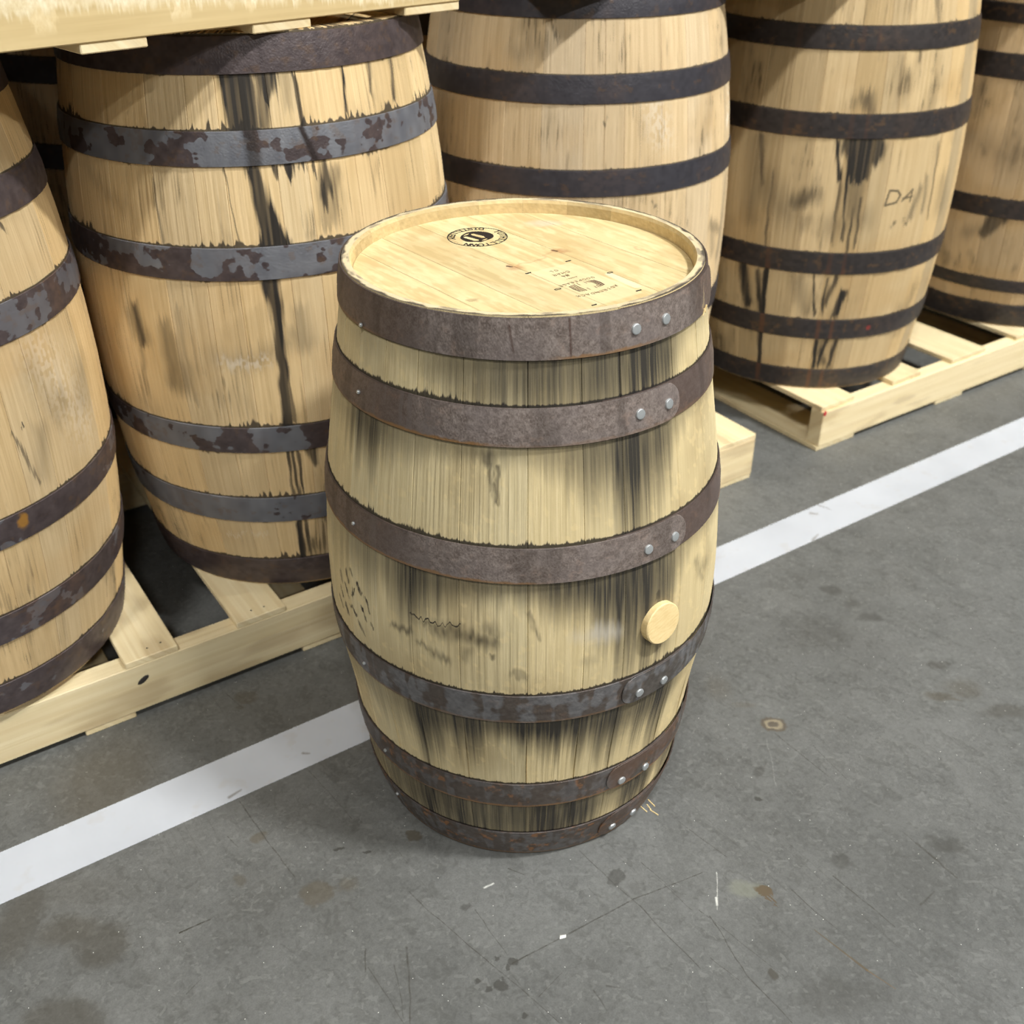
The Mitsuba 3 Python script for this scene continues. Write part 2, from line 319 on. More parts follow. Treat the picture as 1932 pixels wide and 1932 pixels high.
F_DARK = [  # phi0, z0, phi1, z1, w0, w1, soft, strength
    (-8.6, .648, -7.6, .640, .010, .004, .006, .5), (-8.2, .642, -8.0, .615, .003, .003, .003, .6), (-6.3, .642, -6.4, .600, .003, .002, .003, .7), (-7.2, .62, -6.8, .60, .004, .002, .004, .6),
    (-30, .4335, -22, .4330, .0012, .0012, .001, .85), (-22, .4330, -16, .4400, .0012, .0012, .001, .8), (-22, .424, -17, .427, .010, .012, .010, .55), (-26, .428, -20, .428, .003, .005, .006, .5),
    (-13, .423, -8, .419, .010, .010, .010, .65), (-8, .436, -7, .43, .010, .006, .010, .45), (-28, .398, -24, .388, .002, .004, .005, .55), (-24, .388, -20, .384, .005, .006, .007, .55), (-14, .405, -15, .39, .006, .004, .008, .4),
    (1.8, .462, 4.4, .425, .0025, .0025, .003, .45), (-1.2, .376, .6, .370, .008, .006, .003, .35), (17, .384, 18.5, .383, .006, .005, .008, .22),
    (-36, .405, -31, .409, .003, .005, .005, .6), (-7.6, .3996, -7.4, .395, .003, .002, .003, .5),
    (55, .46, 60, .42, .004, .003, .008, .45), (58, .44, 62, .435, .008, .006, .012, .35), (38, .39, 40, .375, .012, .010, .010, .4), (38.3, .45, 38.2, .442, .003, .002, .002, .6),
    (-61, .425, -60, .415, .003, .002, .003, .6), (-57, .44, -55.5, .425, .002, .003, .002, .7), (-50.5, .438, -49, .425, .0025, .003, .0015, .8), (-52.5, .425, -53.5, .405, .0016, .002, .001, .8), (-47, .425, -45.5, .405, .0018, .002, .001, .8), (-58, .415, -56, .400, .002, .002, .001, .7), (-49, .405, -47, .388, .0022, .002, .001, .8), (-55, .39, -52, .383, .002, .003, .0015, .75), (-58.5, .382, -57, .372, .003, .002, .0015, .7), (-51, .375, -49, .362, .003, .002, .002, .65), (-61, .40, -60, .39, .0025, .002, .001, .7), (-45, .39, -44, .383, .002, .002, .001, .6), (-63, .38, -61, .37, .003, .002, .002, .6), (-54, .445, -53.5, .440, .003, .002, .002, .6),
]
F_WHITE = [(19.5, .424, 24, .417, .012, .009, .012, .5), (22, .422, 23.5, .416, .006, .005, .006, .4), (14, .425, 19, .42, .006, .006, .012, .3)]
F_JOINTS = [-180, -163, -146, -128, -111, -94, -80, -66, -54.5, -42.0, -30.0, -16.2, 1.4, 16.1, 27.6, 47.1, 62, 77, 92, 110, 127, 145, 163]


def wood_front(p, n, uv):
    bid, ph, s, k, z = decode(uv, .26)
    deg = ph * (180 / PI)
    sd = k * 3.17
    g = fbm(s * 420, z * 7, sd, 3)
    fine = noise(s * 1500, z * 30, sd)
    tone = cell_rand(k, 3, 5)
    c = mix(lin(194, 177, 135), lin(212, 196, 156), smoothstep(.1, .9, g * .55 + fine * .45))
    c = c * (0.92 + 0.13 * tone)
    c = c * mix((1.02, .99, .94), (.98, 1.0, 1.04), cell_rand(k, 8, 2))
    bl = fbm(s * 14, z * 9, 3.3, 4)
    c = over(c, lin(156, 136, 98), smoothstep(.5, .8, bl) * .5)
    fl = fbm(s * 120 + z * 30, z * 90, 9.0, 2)
    c = over(c, lin(222, 200, 150), smoothstep(.62, .8, fl) * .3)
    jag = noise(s * 460, z * 14, 1.0)
    jag2 = noise(s * 130, z * 5, 2.0)
    jag3 = noise(s * 900, z * 30, 6.0)
    st = mi.Float(0)
    for zb, pts in BELOW:
        A = pl(deg, [(a, b) for a, b, _ in pts])
        L = pl(deg, [(a, l) for a, _, l in pts])
        d = zb - z
        Ls = L * (.62 + .60 * jag2 + .35 * jag)
        m = A * (1 - smoothstep(Ls * .18, Ls * 1.45, d)) * (.84 + .20 * jag + .14 * jag3) * (.88 + .2 * jag2)
        st = dr.maximum(st, dr.select(d > -.004, m, 0))
        st = dr.maximum(st, dr.select(d > -.004, .8 * (1 - smoothstep(.0006, .003, d)), 0))
    c = over(c, lin(44, 42, 40), dr.minimum(st, 1) * .98)
    up = mi.Float(0)
    for zt, pts in ABOVE:
        L = pl(deg, pts) * (.10 + 1.7 * jag * jag3 * jag2 + .18 * jag2) * .85
        d = z - zt
        up = dr.maximum(up, dr.select(d > -.004, 1 - smoothstep(L * .6, L * 1.1 + .0012, d), 0))
    c = over(c, lin(36, 33, 32), up * .92)
    sx = s + (noise(s * 420, z * 120, 3.0) - .5) * .004
    zx = z + (noise(s * 320, z * 30, 8.0) - .5) * .008
    m = mi.Float(0)
    for (p0, z0, p1, z1, w0, w1, so_, sg_) in F_DARK:
        m = dr.maximum(m, sg_ * seg(sx, zx, math.radians(p0) * .26, z0, math.radians(p1) * .26, z1, w0, w1, so_))
    c = over(c, lin(54, 48, 40), m * (.75 + .6 * noise(s * 300, z * 90, 5.0)))
    m = mi.Float(0)
    for (p0, z0, p1, z1, w0, w1, so_, sg_) in F_WHITE:
        m = dr.maximum(m, sg_ * seg(sx, zx, math.radians(p0) * .26, z0, math.radians(p1) * .26, z1, w0, w1, so_))
    c = over(c, lin(196, 190, 180), m)
    # weathered grey of the chime's outer corner
    rim = smoothstep(FH - .0035, FH - .0005, z + (jag - .5) * .004)
    c = over(c, lin(52, 46, 42), rim * .0)
    return c


def rim_wood(p, n, uv):
    """sawn end grain and bevel of the staves above the head: uv = (phi, step round the rim profile)"""
    ph, t = uv.x, uv.y
    s = ph * .21
    k = dr.floor(t / 2.0 + .02)
    t = t - 2 * k
    c = mix(lin(190, 166, 118), lin(214, 192, 146), fbm(s * 160 + t * 3, t * 9, k, 3))
    c = c * (.86 + .22 * cell_rand(k, 4, 6))
    saw = noise(s * 420 + t * 6, t * 4, 2.0)
    c = c * (.95 + .1 * saw)
    # dirty, light grey end grain with a blackened outer corner
    endg = 1 - smoothstep(.18, .26, t)
    c = over(c, lin(206, 190, 158), endg * .7)
    grime = (1 - smoothstep(.02, .10, t + (fbm(s * 60, 3.0, 1.0, 3) - .5) * .16))
    c = over(c, lin(44, 40, 40), grime * .9)
    c = over(c, lin(90, 82, 76), endg * smoothstep(.52, .75, fbm(s * 38, t * 6, 4.0, 3)) * .6)
    c = over(c, lin(176, 150, 102), smoothstep(.80, .95, t) * .3)
    return c


# head: planks run along HD, edges measured along HE
HD = np.array([.616, -.788]); HE = np.array([.788, .616])
H_EDGES = [-.133, -.082, -.017, .058, .125]
HZ = .787
SR = np.array([-.804, -.595]); SU = np.array([.595, -.804]); SO = np.array([.0725, -.0857])   # the cooper's stamp: reading direction, up, origin


def head_wood(p, n, uv):
    x, y = p.x - FX, p.y - FY
    a = x * HD[0] + y * HD[1]
    e = x * HE[0] + y * HE[1]
    k = mi.Float(0)
    for q in H_EDGES:
        k = k + dr.select(e > q, 1.0, 0.0)
    g = fbm(a * 9, e * 150, k * 5, 3)
    fl = fbm(a * 46 + e * 50, e * 130 - a * 14, k * 3 + 1, 3)
    c = mix(lin(204, 179, 126), lin(218, 195, 143), smoothstep(.3, .7, g))
    c = over(c, lin(228, 206, 158), smoothstep(.40, .75, fl) * .6)
    c = c * (.93 + .11 * cell_rand(k, 2, 2))
    bl = fbm(x * 16, y * 16, 5.0, 3)
    c = over(c, lin(194, 162, 108), smoothstep(.52, .75, bl) * .4)
    r, u = (x - SO[0]) * SR[0] + (y - SO[1]) * SR[1], (x - SO[0]) * SU[0] + (y - SO[1]) * SU[1]
    sand = smoothstep(-.040, -.036, r) * (1 - smoothstep(.026, .030, r)) * smoothstep(-.080, -.076, u) * (1 - smoothstep(.046, .052, u))
    c = over(c, lin(236, 214, 168), sand * .5)
    ws = seg(r, u, -.048, -.018, -.046, .03, .005, .005, .002) * .55
    c = over(c, lin(240, 224, 188), ws)
    # two worm holes with a rusty halo and a faint brown thread between them
    wx, wy = x + (fbm(x * 120, y * 120, 1.0, 2) - .5) * .010, y + (fbm(x * 120, y * 120, 7.0, 2) - .5) * .010
    for cx, cy in ((.040, .0426), (-.0155, -.0147)):
        c = over(c, lin(170, 106, 66), blob(wx, wy, cx + .005, cy - .002, .010, .007, .7) * .5)
        c = over(c, lin(74, 52, 40), seg(x, y, cx - .003, cy + .0015, cx + .002, cy - .001, .0018, .0018, .0008) * .9)
    c = over(c, lin(186, 128, 82), seg(wx, wy, -.012, -.012, .02, .008, .0012, .0012, .003) * .45)
    c = over(c, lin(186, 128, 82), seg(wx, wy, .02, .008, .036, .04, .0012, .0012, .003) * .45)
    c = over(c, lin(170, 120, 76), seg(wx, wy, .142, .052, .155, .040, .002, .001, .003) * .4)
    c = over(c, lin(222, 210, 196), blob(wx, wy, .03, .155, .02, .012, .7) * .35)
    c = over(c, lin(150, 118, 78), blob(wx, wy, -.055, -.125, .006, .004, .5) * .5)
    c = c * mi.Color3f(.90, .92, .97)
    for q in H_EDGES:
        c = over(c, lin(120, 92, 56), (1 - smoothstep(.0004, .0011, dr.abs(e - q))) * .25)
    return c


def steel_front(p, n, uv):
    bid, ph, s, k, z = decode(uv, .265)
    deg = ph * (180 / PI)
    a = fbm(s * 20, z * 30, k * 3.7, 4)
    b = fbm(s * 160, z * 190, k, 3)
    drip = noise(s * 150, z * 8, k * 2 + 4)
    drip2 = noise(s * 48, z * 5, k * 5 + 2)
    up = mix(lin(96, 84, 78), lin(146, 134, 128), smoothstep(.1, .9, b * .55 + .45 * fbm(s * 620, z * 620, 3.0, 2)))
    lo = mix(lin(66, 61, 57), lin(100, 94, 89), b)
    c = dr.select(k < 2.5, up, lo)
    # paler, greyer to the middle of the upper hoops; brown run marks to the left
    c = over(c, lin(122, 112, 110), dr.select(k < 2.5, 1.0, 0.0) * smoothstep(.45, .7, a) * .45)
    left = 1 - smoothstep(-38, -22, deg)
    c = over(c, lin(84, 68, 60), left * dr.select(k < 2.5, .6, .3))
    c = over(c, lin(84, 68, 62), dr.select((k > .5) & (k < 2.5), .8, .0) * smoothstep(47.6, 48.2, deg))
    c = over(c, lin(90, 74, 66), dr.select(k < .5, .7, .0) * smoothstep(52, 66, deg))
    c = over(c, lin(112, 102, 98), dr.select((k > .5) & (k < 2.5), 1.0, .2) * smoothstep(.58, .75, drip) * smoothstep(-50, -38, deg) * (1 - smoothstep(-26, -10, deg)) * .6)
    c = over(c, lin(62, 53, 48), smoothstep(.66, .82, drip2) * .35)
    # bare zinc on the lower hoops
    zinc = smoothstep(.47, .56, fbm(s * 46, z * 60, k * 3.1, 4) * .6 + drip * .22 + drip2 * .18) * dr.select(k < 2.5, 0., dr.select(k < 3.5, .9, dr.select(k < 4.5, .45, .55)))
    c = over(c, mix(lin(92, 92, 96), lin(134, 134, 136), b), zinc * .8)
    c = over(c, lin(158, 156, 156), dr.select((k > 2.5) & (k < 3.5), 1.0, 0.) * (1 - smoothstep(-45, -36, deg)) * smoothstep(.52, .7, drip) * smoothstep(-52, -46, deg) * .7)
    rust = smoothstep(.52, .74, fbm(s * 60, z * 70, k * 7 + 1, 4)) * dr.select(k < 3.5, .12, dr.select(k < 4.5, .65, .95))
    c = over(c, mix(lin(84, 65, 50), lin(150, 100, 54), smoothstep(.45,.72,b)), rust * .85)
    c = over(c, lin(92, 66, 50), dr.select(k > 4.5, .45, 0.) * smoothstep(10, 30, deg))
    c = over(c, lin(98, 70, 52), dr.select((k > 3.5) & (k < 4.5), .6, 0.) * smoothstep(22, 30, deg) * smoothstep(.35, .6, a))
    # orange rust along the lower edges
    for i, (zb, zt) in enumerate(FHOOPS):
        me = dr.select(dr.abs(k - i) < .5, 1.0, 0.0)
        arc = {0: smoothstep(5, 14, deg) * (1 - smoothstep(30, 45, deg)) + (1 - smoothstep(-50, -40, deg)) * .5, 1: (1 - smoothstep(-14, -6, deg)) * smoothstep(-60, -35, deg) + .3, 2: (1 - smoothstep(0, 8, deg)), 3: .5 * (1 - smoothstep(-10, 10, deg)), 4: 1.0, 5: .7}[i]
        c = over(c, lin(138, 104, 68), me * arc * (1 - smoothstep(.0015, .0050, z - zb + (b - .5) * .003 + (drip2 - .5) * .003)) * .8)
        c = over(c, lin(52, 42, 40), me * (1 - smoothstep(.0003, .0012, zt - z)) * .6)
    # marks on the top hoop
    me0 = dr.select(k < .5, 1.0, 0.0)
    c = over(c, lin(72, 50, 42), me0 * seg(s, z, math.radians(-3.6) * .265, .795, math.radians(-2.4) * .265, .768, .0016, .0010, .0016) * .7)
    c = over(c, lin(72, 50, 42), me0 * seg(s, z, math.radians(12.6) * .265, .80, math.radians(12.9) * .265, .762, .0016, .0012, .0014) * .75)
    c = over(c, lin(158, 140, 112), me0 * seg(s + (b - .5) * .012, z, math.radians(67) * .265, .792, math.radians(66) * .265, .770, .001, .005, .002) * .7)
    return c


# ------------------------------------------------------------------ materials: floor, line, pallets
OVALS = [  # x, y, rx, ry, softness, strength, brown(0..1)
    (.618, 1.027, .026, .016, .35, .5, 0), (.600, 1.041, .010, .007, .5, .45, 0), (.461, .996, .014, .012, .35, .45, 0), (.379, 1.168, .010, .013, .35, .45, 0), (.612, 1.64, .020, .012, .4, .5, 0), (.640, 1.595, .018, .014, .6, .4, 0), (.663, 1.552, .022, .012, .5, .5, 0),
    (.817, 1.299, .040, .014, .5, .5, .2), (.740, 1.423, .016, .011, .45, .5, .1), (.147, .971, .013, .012, .2, .55, 0), (.172, .952, .008, .010, .4, .25, 0), (-.002, .840, .007, .006, .2, .75, 0), (-.019, .812, .007, .007, .2, .75, 0), (-.045, .815, .0045, .004, .3, .75, 0), (-.030, .804, .004, .004, .3, .75, 0), (-.009, .834, .0035, .003, .3, .75, 0), (-.023, .846, .004, .003, .3, .7, 0), (-.063, .925, .007, .006, .3, .5, 0), (.016, .774, .0045, .0045, .3, .75, 0), (.326, .822, .006, .007, .3, .85, .2), (-.145, 1.047, .009, .010, .2, .9, .4),
    (-.445, 1.346, .020, .016, .3, .6, .5), (-.45, 1.32, .008, .006, .4, .5, .4), (-.363, 1.045, .009, .011, .3, .6, .7), (-.379, .967, .010, .010, .4, .45, .6), (-.268, .948, .026, .020, .2, .5, .8), (-.229, .963, .012, .012, .5, .4, .8), (-.247, 1.022, .007, .0025, .3, .8, 0), (-.208, 1.016, .006, .0025, .3, .8, 0), (.549, 1.508, .07, .05, .8, .30, 0), (.40, .791, .05, .022, .7, .35, 0),
    (-.62, 1.15, .07, .10, .6, .42, .8), (-.546, .760, .050, .032, .3, .62, .2), (-.535, .868, .034, .034, .35, .55, .25), (-.585, .888, .045, .022, .6, .5, .4), (-.655, .905, .030, .060, .5, .62, .25), (-.60, .95, .07, .03, .8, .25, .4), (-.30, 1.30, .22, .08, .9, .22, .3), (.55, .96, .05, .05, .9, .15, 0),
    (.717, 1.339, .020, .010, .5, .55, .5), (.735, 1.332, .012, .004, .5, .5, .7), (.76, 1.36, .030, .020, .6, .3, .7), (.347, 1.364, .020, .030, .6, .3, .6), (.385, 1.32, .02, .006, .6, .3, .7), (.367, 1.115, .007, .003, .3, .8, 0), (.85, 1.21, .02, .01, .5, .4, 0),
]
SCRATCH = [  # x0, y0, x1, y1, half width, strength (negative: pale)
    (.422, 1.252, .482, 1.161, .0007, .55), (.476, 1.226, .511, 1.151, .0005, .45), (.562, 1.051, .575, 1.03, .0006, .5), (.575, 1.03, .611, .969, .0013, .6), (.444, .973, .503, .891, .0008, .5), (.378, .954, .425, .888, .0006, .5), (.262, .91, .295, .82, .0007, .55), (.295, .82, .337, .757, .0007, .55), (.252, .847, .285, .813, .0005, .4), (.548, .925, .574, .946, .0010, .4),
    (-.409, 1.114, -.303, .974, .0007, .5), (-.318, 1.18, -.238, 1.079, .0005, .4), (-.411, 1.047, -.391, 1.027, .0006, .5), (-.438, .887, -.403, .907, .0010, .75), (-.483, 1.352, -.445, 1.314, .0006, .4), (-.191, .861, -.187, .828, .0008, .6), (-.138, .863, -.125, .758, .0009, .6), (-.151, .837, -.134, .766, .0006, .45), (-.184, .834, -.133, .758, .0006, .45), (-.407, .799, -.393, .820, .0006, .4),
    (-.002, .84, .064, .879, .0008, .6), (.064, .879, .164, .939, .0008, .6), (.164, .939, .263, .982, .0007, .55), (.094, 1.02, .161, .939, .0006, .5), (.161, .939, .237, .832, .0006, .5), (-.143, .95, -.062, .871, .0006, .5), (-.062, .871, .056, .758, .0006, .5), (-.05, .922, -.008, .852, .0005, .45), (.03, .793, .061, .826, .0005, .4), (.116, .808, .132, .805, .0010, .5), (.099, .802, .114, .775, .0008, .45), (-.008, .99, .016, .979, .0006, .5), (.242, 1.072, .301, 1.008, .0006, .4), (.25, .92, .34, .82, .0005, .35), (.18, 1.0, .22, .95, .0005, .4), (.20, .97, .24, .92, .0005, .35),
    (.283, .982, .274, .921, .0006, -.35), (.276, .94, .275, .928, .0014, -.7), (-.04, .958, -.028, .965, .0012, -.5), (.40, 1.14, .405, 1.24, .0004, -.12),
]


def concrete(p, n, uv):
    x, y = p.x, p.y
    a = fbm(x * 4.2, y * 4.2, 1.0, 4)
    b = fbm(x * 26, y * 26, 5.0, 4)
    f = fbm(x * 190, y * 190, 3.0, 3)
    c = mix(lin(103, 104, 102), lin(122, 123, 121), smoothstep(.2, .8, a * .6 + b * .4))
    c = c * (.78 + .30 * f + .14 * noise(x * 620, y * 620, 4.0))
    # scuffed, feathery mottling
    v = fbm(x * 70 + b * 6, y * 70 - b * 6, 9.0, 3)
    c = over(c, lin(84, 84, 80), smoothstep(.56, .74, v) * .28)
    c = over(c, lin(142, 143, 140), smoothstep(.62, .80, fbm(x * 140 - b * 5, y * 140, 12.0, 3)) * .35)
    c = c * .70
    jx, jy = x + (b - .5) * .02 + (f - .5) * .006, y + (fbm(x * 26, y * 26, 15.0, 4) - .5) * .02 + (f - .5) * .006
    m0, m1 = mi.Float(0), mi.Float(0)
    for (cx, cy, rx, ry, so_, st, br) in OVALS:
        m = blob(jx, jy, cx, cy, rx, ry, so_) * st
        m0 = dr.maximum(m0, m * (1 - br))
        m1 = dr.maximum(m1, m * br)
    c = over(c, lin(58, 57, 53), m0)
    c = over(c, lin(84, 74, 54), m1)
    dk, pale = mi.Float(0), mi.Float(0)
    br_ = .35 + .9 * noise(x * 240, y * 240, 2.0)
    for (x0, y0, x1, y1, w, st) in SCRATCH:
        m = seg(x + (b - .5) * .006, y + (a - .5) * .006, x0, y0, x1, y1, w * 1.25, w * .9, w * .8) * min(1., abs(st) * 1.25)
        if st > 0:
            dk = dr.maximum(dk, m)
        else:
            pale = dr.maximum(pale, m)
    # faint families of parallel scuff lines
    t = (x * .82 + y * .57)
    ln = smoothstep(.80, .90, noise(t * 60, (y * .82 - x * .57) * 3.5, 4.0)) * (1 - smoothstep(.02, .10, dr.abs(dr.abs(t * 95 - dr.floor(t * 95)) - .5)))
    dk = dr.maximum(dk, ln * .22)
    c = over(c, lin(62, 60, 54), dk * br_)
    c = over(c, lin(214, 214, 208), pale * br_)
    # dried ring with a pale middle, and a brown splash
    rx, ry = (jx - .4225) / .0215, (jy - 1.273) / .0185
    rr = dr.sqrt(rx * rx + ry * ry)
    c = over(c, lin(84, 74, 60), (1 - smoothstep(.85, 1.1, rr)) * .75)
    c = over(c, lin(150, 140, 118), smoothstep(.30, .5, rr) * (1 - smoothstep(.58, .80, rr)) * .6)
    c = over(c, lin(120, 122, 108), blob(jx, jy, .318, .952, .020, .012, .4) * .5)
    c = over(c, lin(88, 75, 56), dr.maximum(blob(jx, jy, .338, .951, .010, .009, .15), seg(jx, jy, .338, .950, .354, .928, .008, .0015, .0015) * smoothstep(.3, .5, noise(t * 900, y * 40, 1.0))) * .9)
    c = over(c, lin(88, 76, 56), seg(x, y, .396, .888, .448, .829, .0006, .0018, .0008) * .75)
    c = over(c, lin(104, 84, 54), seg(x, y, .448, .829, .476, .803, .0010, .0006, .0008) * .6)
    # white paint specks
    q = cell_rand(dr.floor(x * 130), dr.floor(y * 130), 3)
    ox, oy = x * 130 - dr.floor(x * 130) - .5, y * 130 - dr.floor(y * 130) - .5
    c = over(c, lin(226, 226, 220), dr.select(q > .989, 1.0, 0.0) * (1 - smoothstep(.04, .11, dr.sqrt(ox * ox + oy * oy))) * .8)
    return c


def concrete_rough(p, n, uv):
    return .46 + .22 * fbm(p.x * 22, p.y * 22, 8.0, 3)


def tape_white(p, n, uv):
    x, y = p.x, p.y
    u = x * UA[0] + y * UA[1]
    c = mix(lin(176, 180, 187), lin(190, 194, 201), fbm(x * 9, y * 9, 2.0, 3))
    c = over(c, lin(176, 174, 172), smoothstep(.62, .8, fbm(x * 34, y * 34, 6.0, 4)) * .35)
    for (u0, n0, u1, n1, w) in ((1.634, 1.249, 1.642, 1.222, .002), (1.596, 1.236, 1.605, 1.226, .003), (1.520, 1.162, 1.545, 1.170, .0025), (.40, 1.19, .408, 1.184, .002), (.27, 1.168, .29, 1.172, .0025), (.55, 1.235, .56, 1.242, .003)):
        v = x * NA[0] + y * NA[1]
        c = over(c, lin(110, 104, 98), seg(u, v, u0, n0, u1, n1, w, w * .5, .002) * .7)
    return c


def pine(p, n, uv):
    """pale pallet lumber: uv = (along the grain + offset, across)"""
    a, e = uv.x, uv.y
    g = fbm(a * 5, e * 190, 2.0, 3)
    ring = noise(a * 3 + 2 * noise(a * 2, e * 20, 4.0), e * 70, 7.0)
    c = mix(lin(220, 202, 160), lin(232, 217, 180), smoothstep(.1, .9, g))
    c = over(c, lin(206, 182, 138), smoothstep(.60, .85, ring) * .25)
    k = dr.floor(a / 10.0)
    c = c * (.90 + .14 * cell_rand(k, 1, 1))
    c = c * mix((1.0, 1.0, 1.0), (1.0, .965, .93), cell_rand(k, 5, 1))
    c = over(c, lin(160, 134, 96), smoothstep(.60, .78, fbm(a * 7, e * 24, 11.0, 3)) * .35)
    return c


def pine_rough(p, n, uv):
    """rough-sawn stringer of the upper pallet, its upper half still covered with torn pale fibres"""
    a, e = uv.x, uv.y                                   # e runs up the face in metres from its lower edge
    g = fbm(a * 6, e * 160, 2.0, 3)
    c = mix(lin(196, 172, 124), lin(214, 192, 146), g)
    n1 = fbm(a * 30, e * 26, 3.0, 4)
    rag = (noise(a * 420, e * 60, 3.0) - .5) * .010 + (noise(a * 150, e * 30, 5.0) - .5) * .010
    lim = pl(a, [(3.3, .042), (3.54, .038), (3.74, .031), (4.08, .008), (4.3, .004)]) + (fbm(a * 14, 1.0, 3.0, 3) - .5) * .014
    fz = smoothstep(lim - .004, lim + .010, e + rag)
    tex = fbm(a * 240, e * 160, 6.0, 3)
    c = over(c, mix(lin(214, 194, 150), lin(246, 236, 208), tex), fz * (.72 + .28 * smoothstep(.3, .6, n1)))
    clump = smoothstep(.55, .64, n1 + rag * 6) * smoothstep(.010, .024, e) * (1 - fz)
    c = over(c, mix(lin(214, 190, 142), lin(234, 216, 176), tex), clump * .8)
    return c


scene['mat_wood_back'] = principled(wood_back, .62, spec=.3, bump=wood_bump, scale=.0006, eps=4e-4)
scene['mat_steel_back'] = principled(steel_back, .46, .25, .5, bump=steel_bump, scale=.0004, eps=4e-4)
scene['mat_wood_front'] = principled(wood_front, .60, spec=.3, bump=wood_bump, scale=.0006, eps=4e-4)
scene['mat_rim'] = principled(rim_wood, .66, spec=.25)
scene['mat_head'] = principled(head_wood, .58, spec=.3)
scene['mat_steel_front'] = principled(steel_front, .48, .25, .5, bump=steel_bump, scale=.0004, eps=4e-4)
scene['mat_concrete'] = principled(concrete, concrete_rough, spec=.45)
scene['mat_tape'] = principled(tape_white, .42, spec=.5)
scene['mat_pine'] = principled(pine, .62, spec=.3)
scene['mat_pine_rough'] = principled(pine_rough, .75, spec=.2)
scene['mat_zinc'] = principled(lin(196, 200, 202), .36, .7)
scene['mat_ink'] = principled(lin(44, 38, 34), .7, spec=.2)
scene['mat_ink_faint'] = principled(lin(112, 92, 66), .7, spec=.2)
scene['mat_plug'] = principled(lambda p, n, uv: mix(lin(216, 188, 132), lin(234, 211, 160), fbm(p.x * 120 + p.z * 200, p.z * 420 - p.x * 160, 1.0, 3)), .6, spec=.3)
scene['mat_ink_brown'] = principled(lin(84, 62, 50), .7, spec=.2)
scene['mat_wall'] = principled(lin(120, 120, 116), .8, spec=.2)
scene['mat_ceiling'] = principled(lin(130, 130, 128), .85, spec=.2)
scene['mat_housing'] = principled(lin(210, 210, 210), .5, .3)
scene['mat_black'] = principled(lin(40, 36, 34), .7)
scene['mat_chip'] = principled(lin(238, 236, 228), .6)
scene['mat_red'] = principled(lin(176, 40, 44), .6)


# ------------------------------------------------------------------ the setting
def struct(key, shape, label=None):
    scene[key] = shape
    labels[key] = {'kind': 'structure'}
    if label:
        labels[key]['label'] = label


def slab(u0, u1, n0, n1, z0, z1):
    v = np.array([W(u, n, z) for z in (z0, z1) for (u, n) in ((u0, n0), (u1, n0), (u1, n1), (u0, n1))])
    f = np.array([[0, 3, 2], [0, 2, 1], [4, 5, 6], [4, 6, 7], [0, 1, 5], [0, 5, 4], [1, 2, 6], [1, 6, 5], [2, 3, 7], [2, 7, 6], [3, 0, 4], [3, 4, 7]])
    return v, f


RU0, RU1, RN0, RN1 = -13.0, 19.0, -14.0, 9.0
struct('floor', mikit.ply(slab(RU0, RU1, RN0, RN1, -.2, 0), 'mat_concrete'), 'grey stained and scratched concrete warehouse floor')
struct('ceiling', mikit.ply(slab(RU0, RU1, RN0, RN1, CEIL + .6, CEIL + .8), 'mat_ceiling'))
struct('wall_left', mikit.ply(slab(RU0 - .2, RU0, RN0, RN1, 0, CEIL + .6), 'mat_wall'))
struct('wall_right', mikit.ply(slab(RU1, RU1 + .2, RN0, RN1, 0, CEIL + .6), 'mat_wall'))
struct('wall_back', mikit.ply(slab(RU0, RU1, RN1, RN1 + .2, 0, CEIL + .6), 'mat_wall'))
struct('wall_front', mikit.ply(slab(RU0, RU1, RN0 - .2, RN0, 0, CEIL + .6), 'mat_wall'))

_hb = mikit.ply(slab(-.62, .62, -.19, .19, .012, .10), 'mat_housing')
for (u, n, rad) in LAMPS:
    t = thing('high_bay_lamp', 'white linear high bay lamp hung from the warehouse ceiling above the aisle', 'lamp', 'high bay lamps over the aisle')
    o = W(u, n, CEIL)
    part(t, 'housing', {**_hb, 'to_world': T().translate(o.tolist())})
    # emits downward
    v = np.array([W(a, b, 0) for a, b in ((-.6, -.16), (-.6, .16), (.6, .16), (.6, -.16))])
    part(t, 'diffuser', {**mikit.ply((v, np.array([[0, 1, 2], [0, 2, 3]])), 'mat_housing'), 'to_world': T().translate((o + [0, 0, .008]).tolist()),
                         'emitter': {'type': 'area', 'radiance': {'type': 'rgb', 'value': [rad * c for c in LAMP_TINT]}}})

k = numbered('floor_marking_line')
scene[k] = mikit.ply(slab(-1.4, 4.2, 1.1595, 1.2518, 0.0, .0005), 'mat_tape')
labels[k] = {'label': 'long white floor marking line in front of the pallets', 'category': 'floor line'}


# ------------------------------------------------------------------ pallets
_bo = [0]


def board_ply(lo, hi, along, bsdf='mat_pine', c=.0015, to=None):
    """box in local (a, b, z) metres; uv follows the grain (axis 'along')"""
    m = box_mesh(lo, hi, c)
    v = np.array(m.vertices)[np.array(m.faces)].reshape(-1, 3)
    f = np.arange(len(v)).reshape(-1, 3)
    _bo[0] += 1
    al = v[:, along]
    ac = v[:, 1 - along] + (v[:, 2] - lo[2]) * 1.0
    if bsdf == 'mat_pine_rough':
        uv = np.stack([al + 3, v[:, 2] - lo[2]], 1)
    else:
        uv = np.stack([(al - lo[along]) + 10 * _bo[0] + 1.0, ac], 1)
    if to is not None:
        v = to(v)
    return mikit.ply((v, f), bsdf, uv=uv)


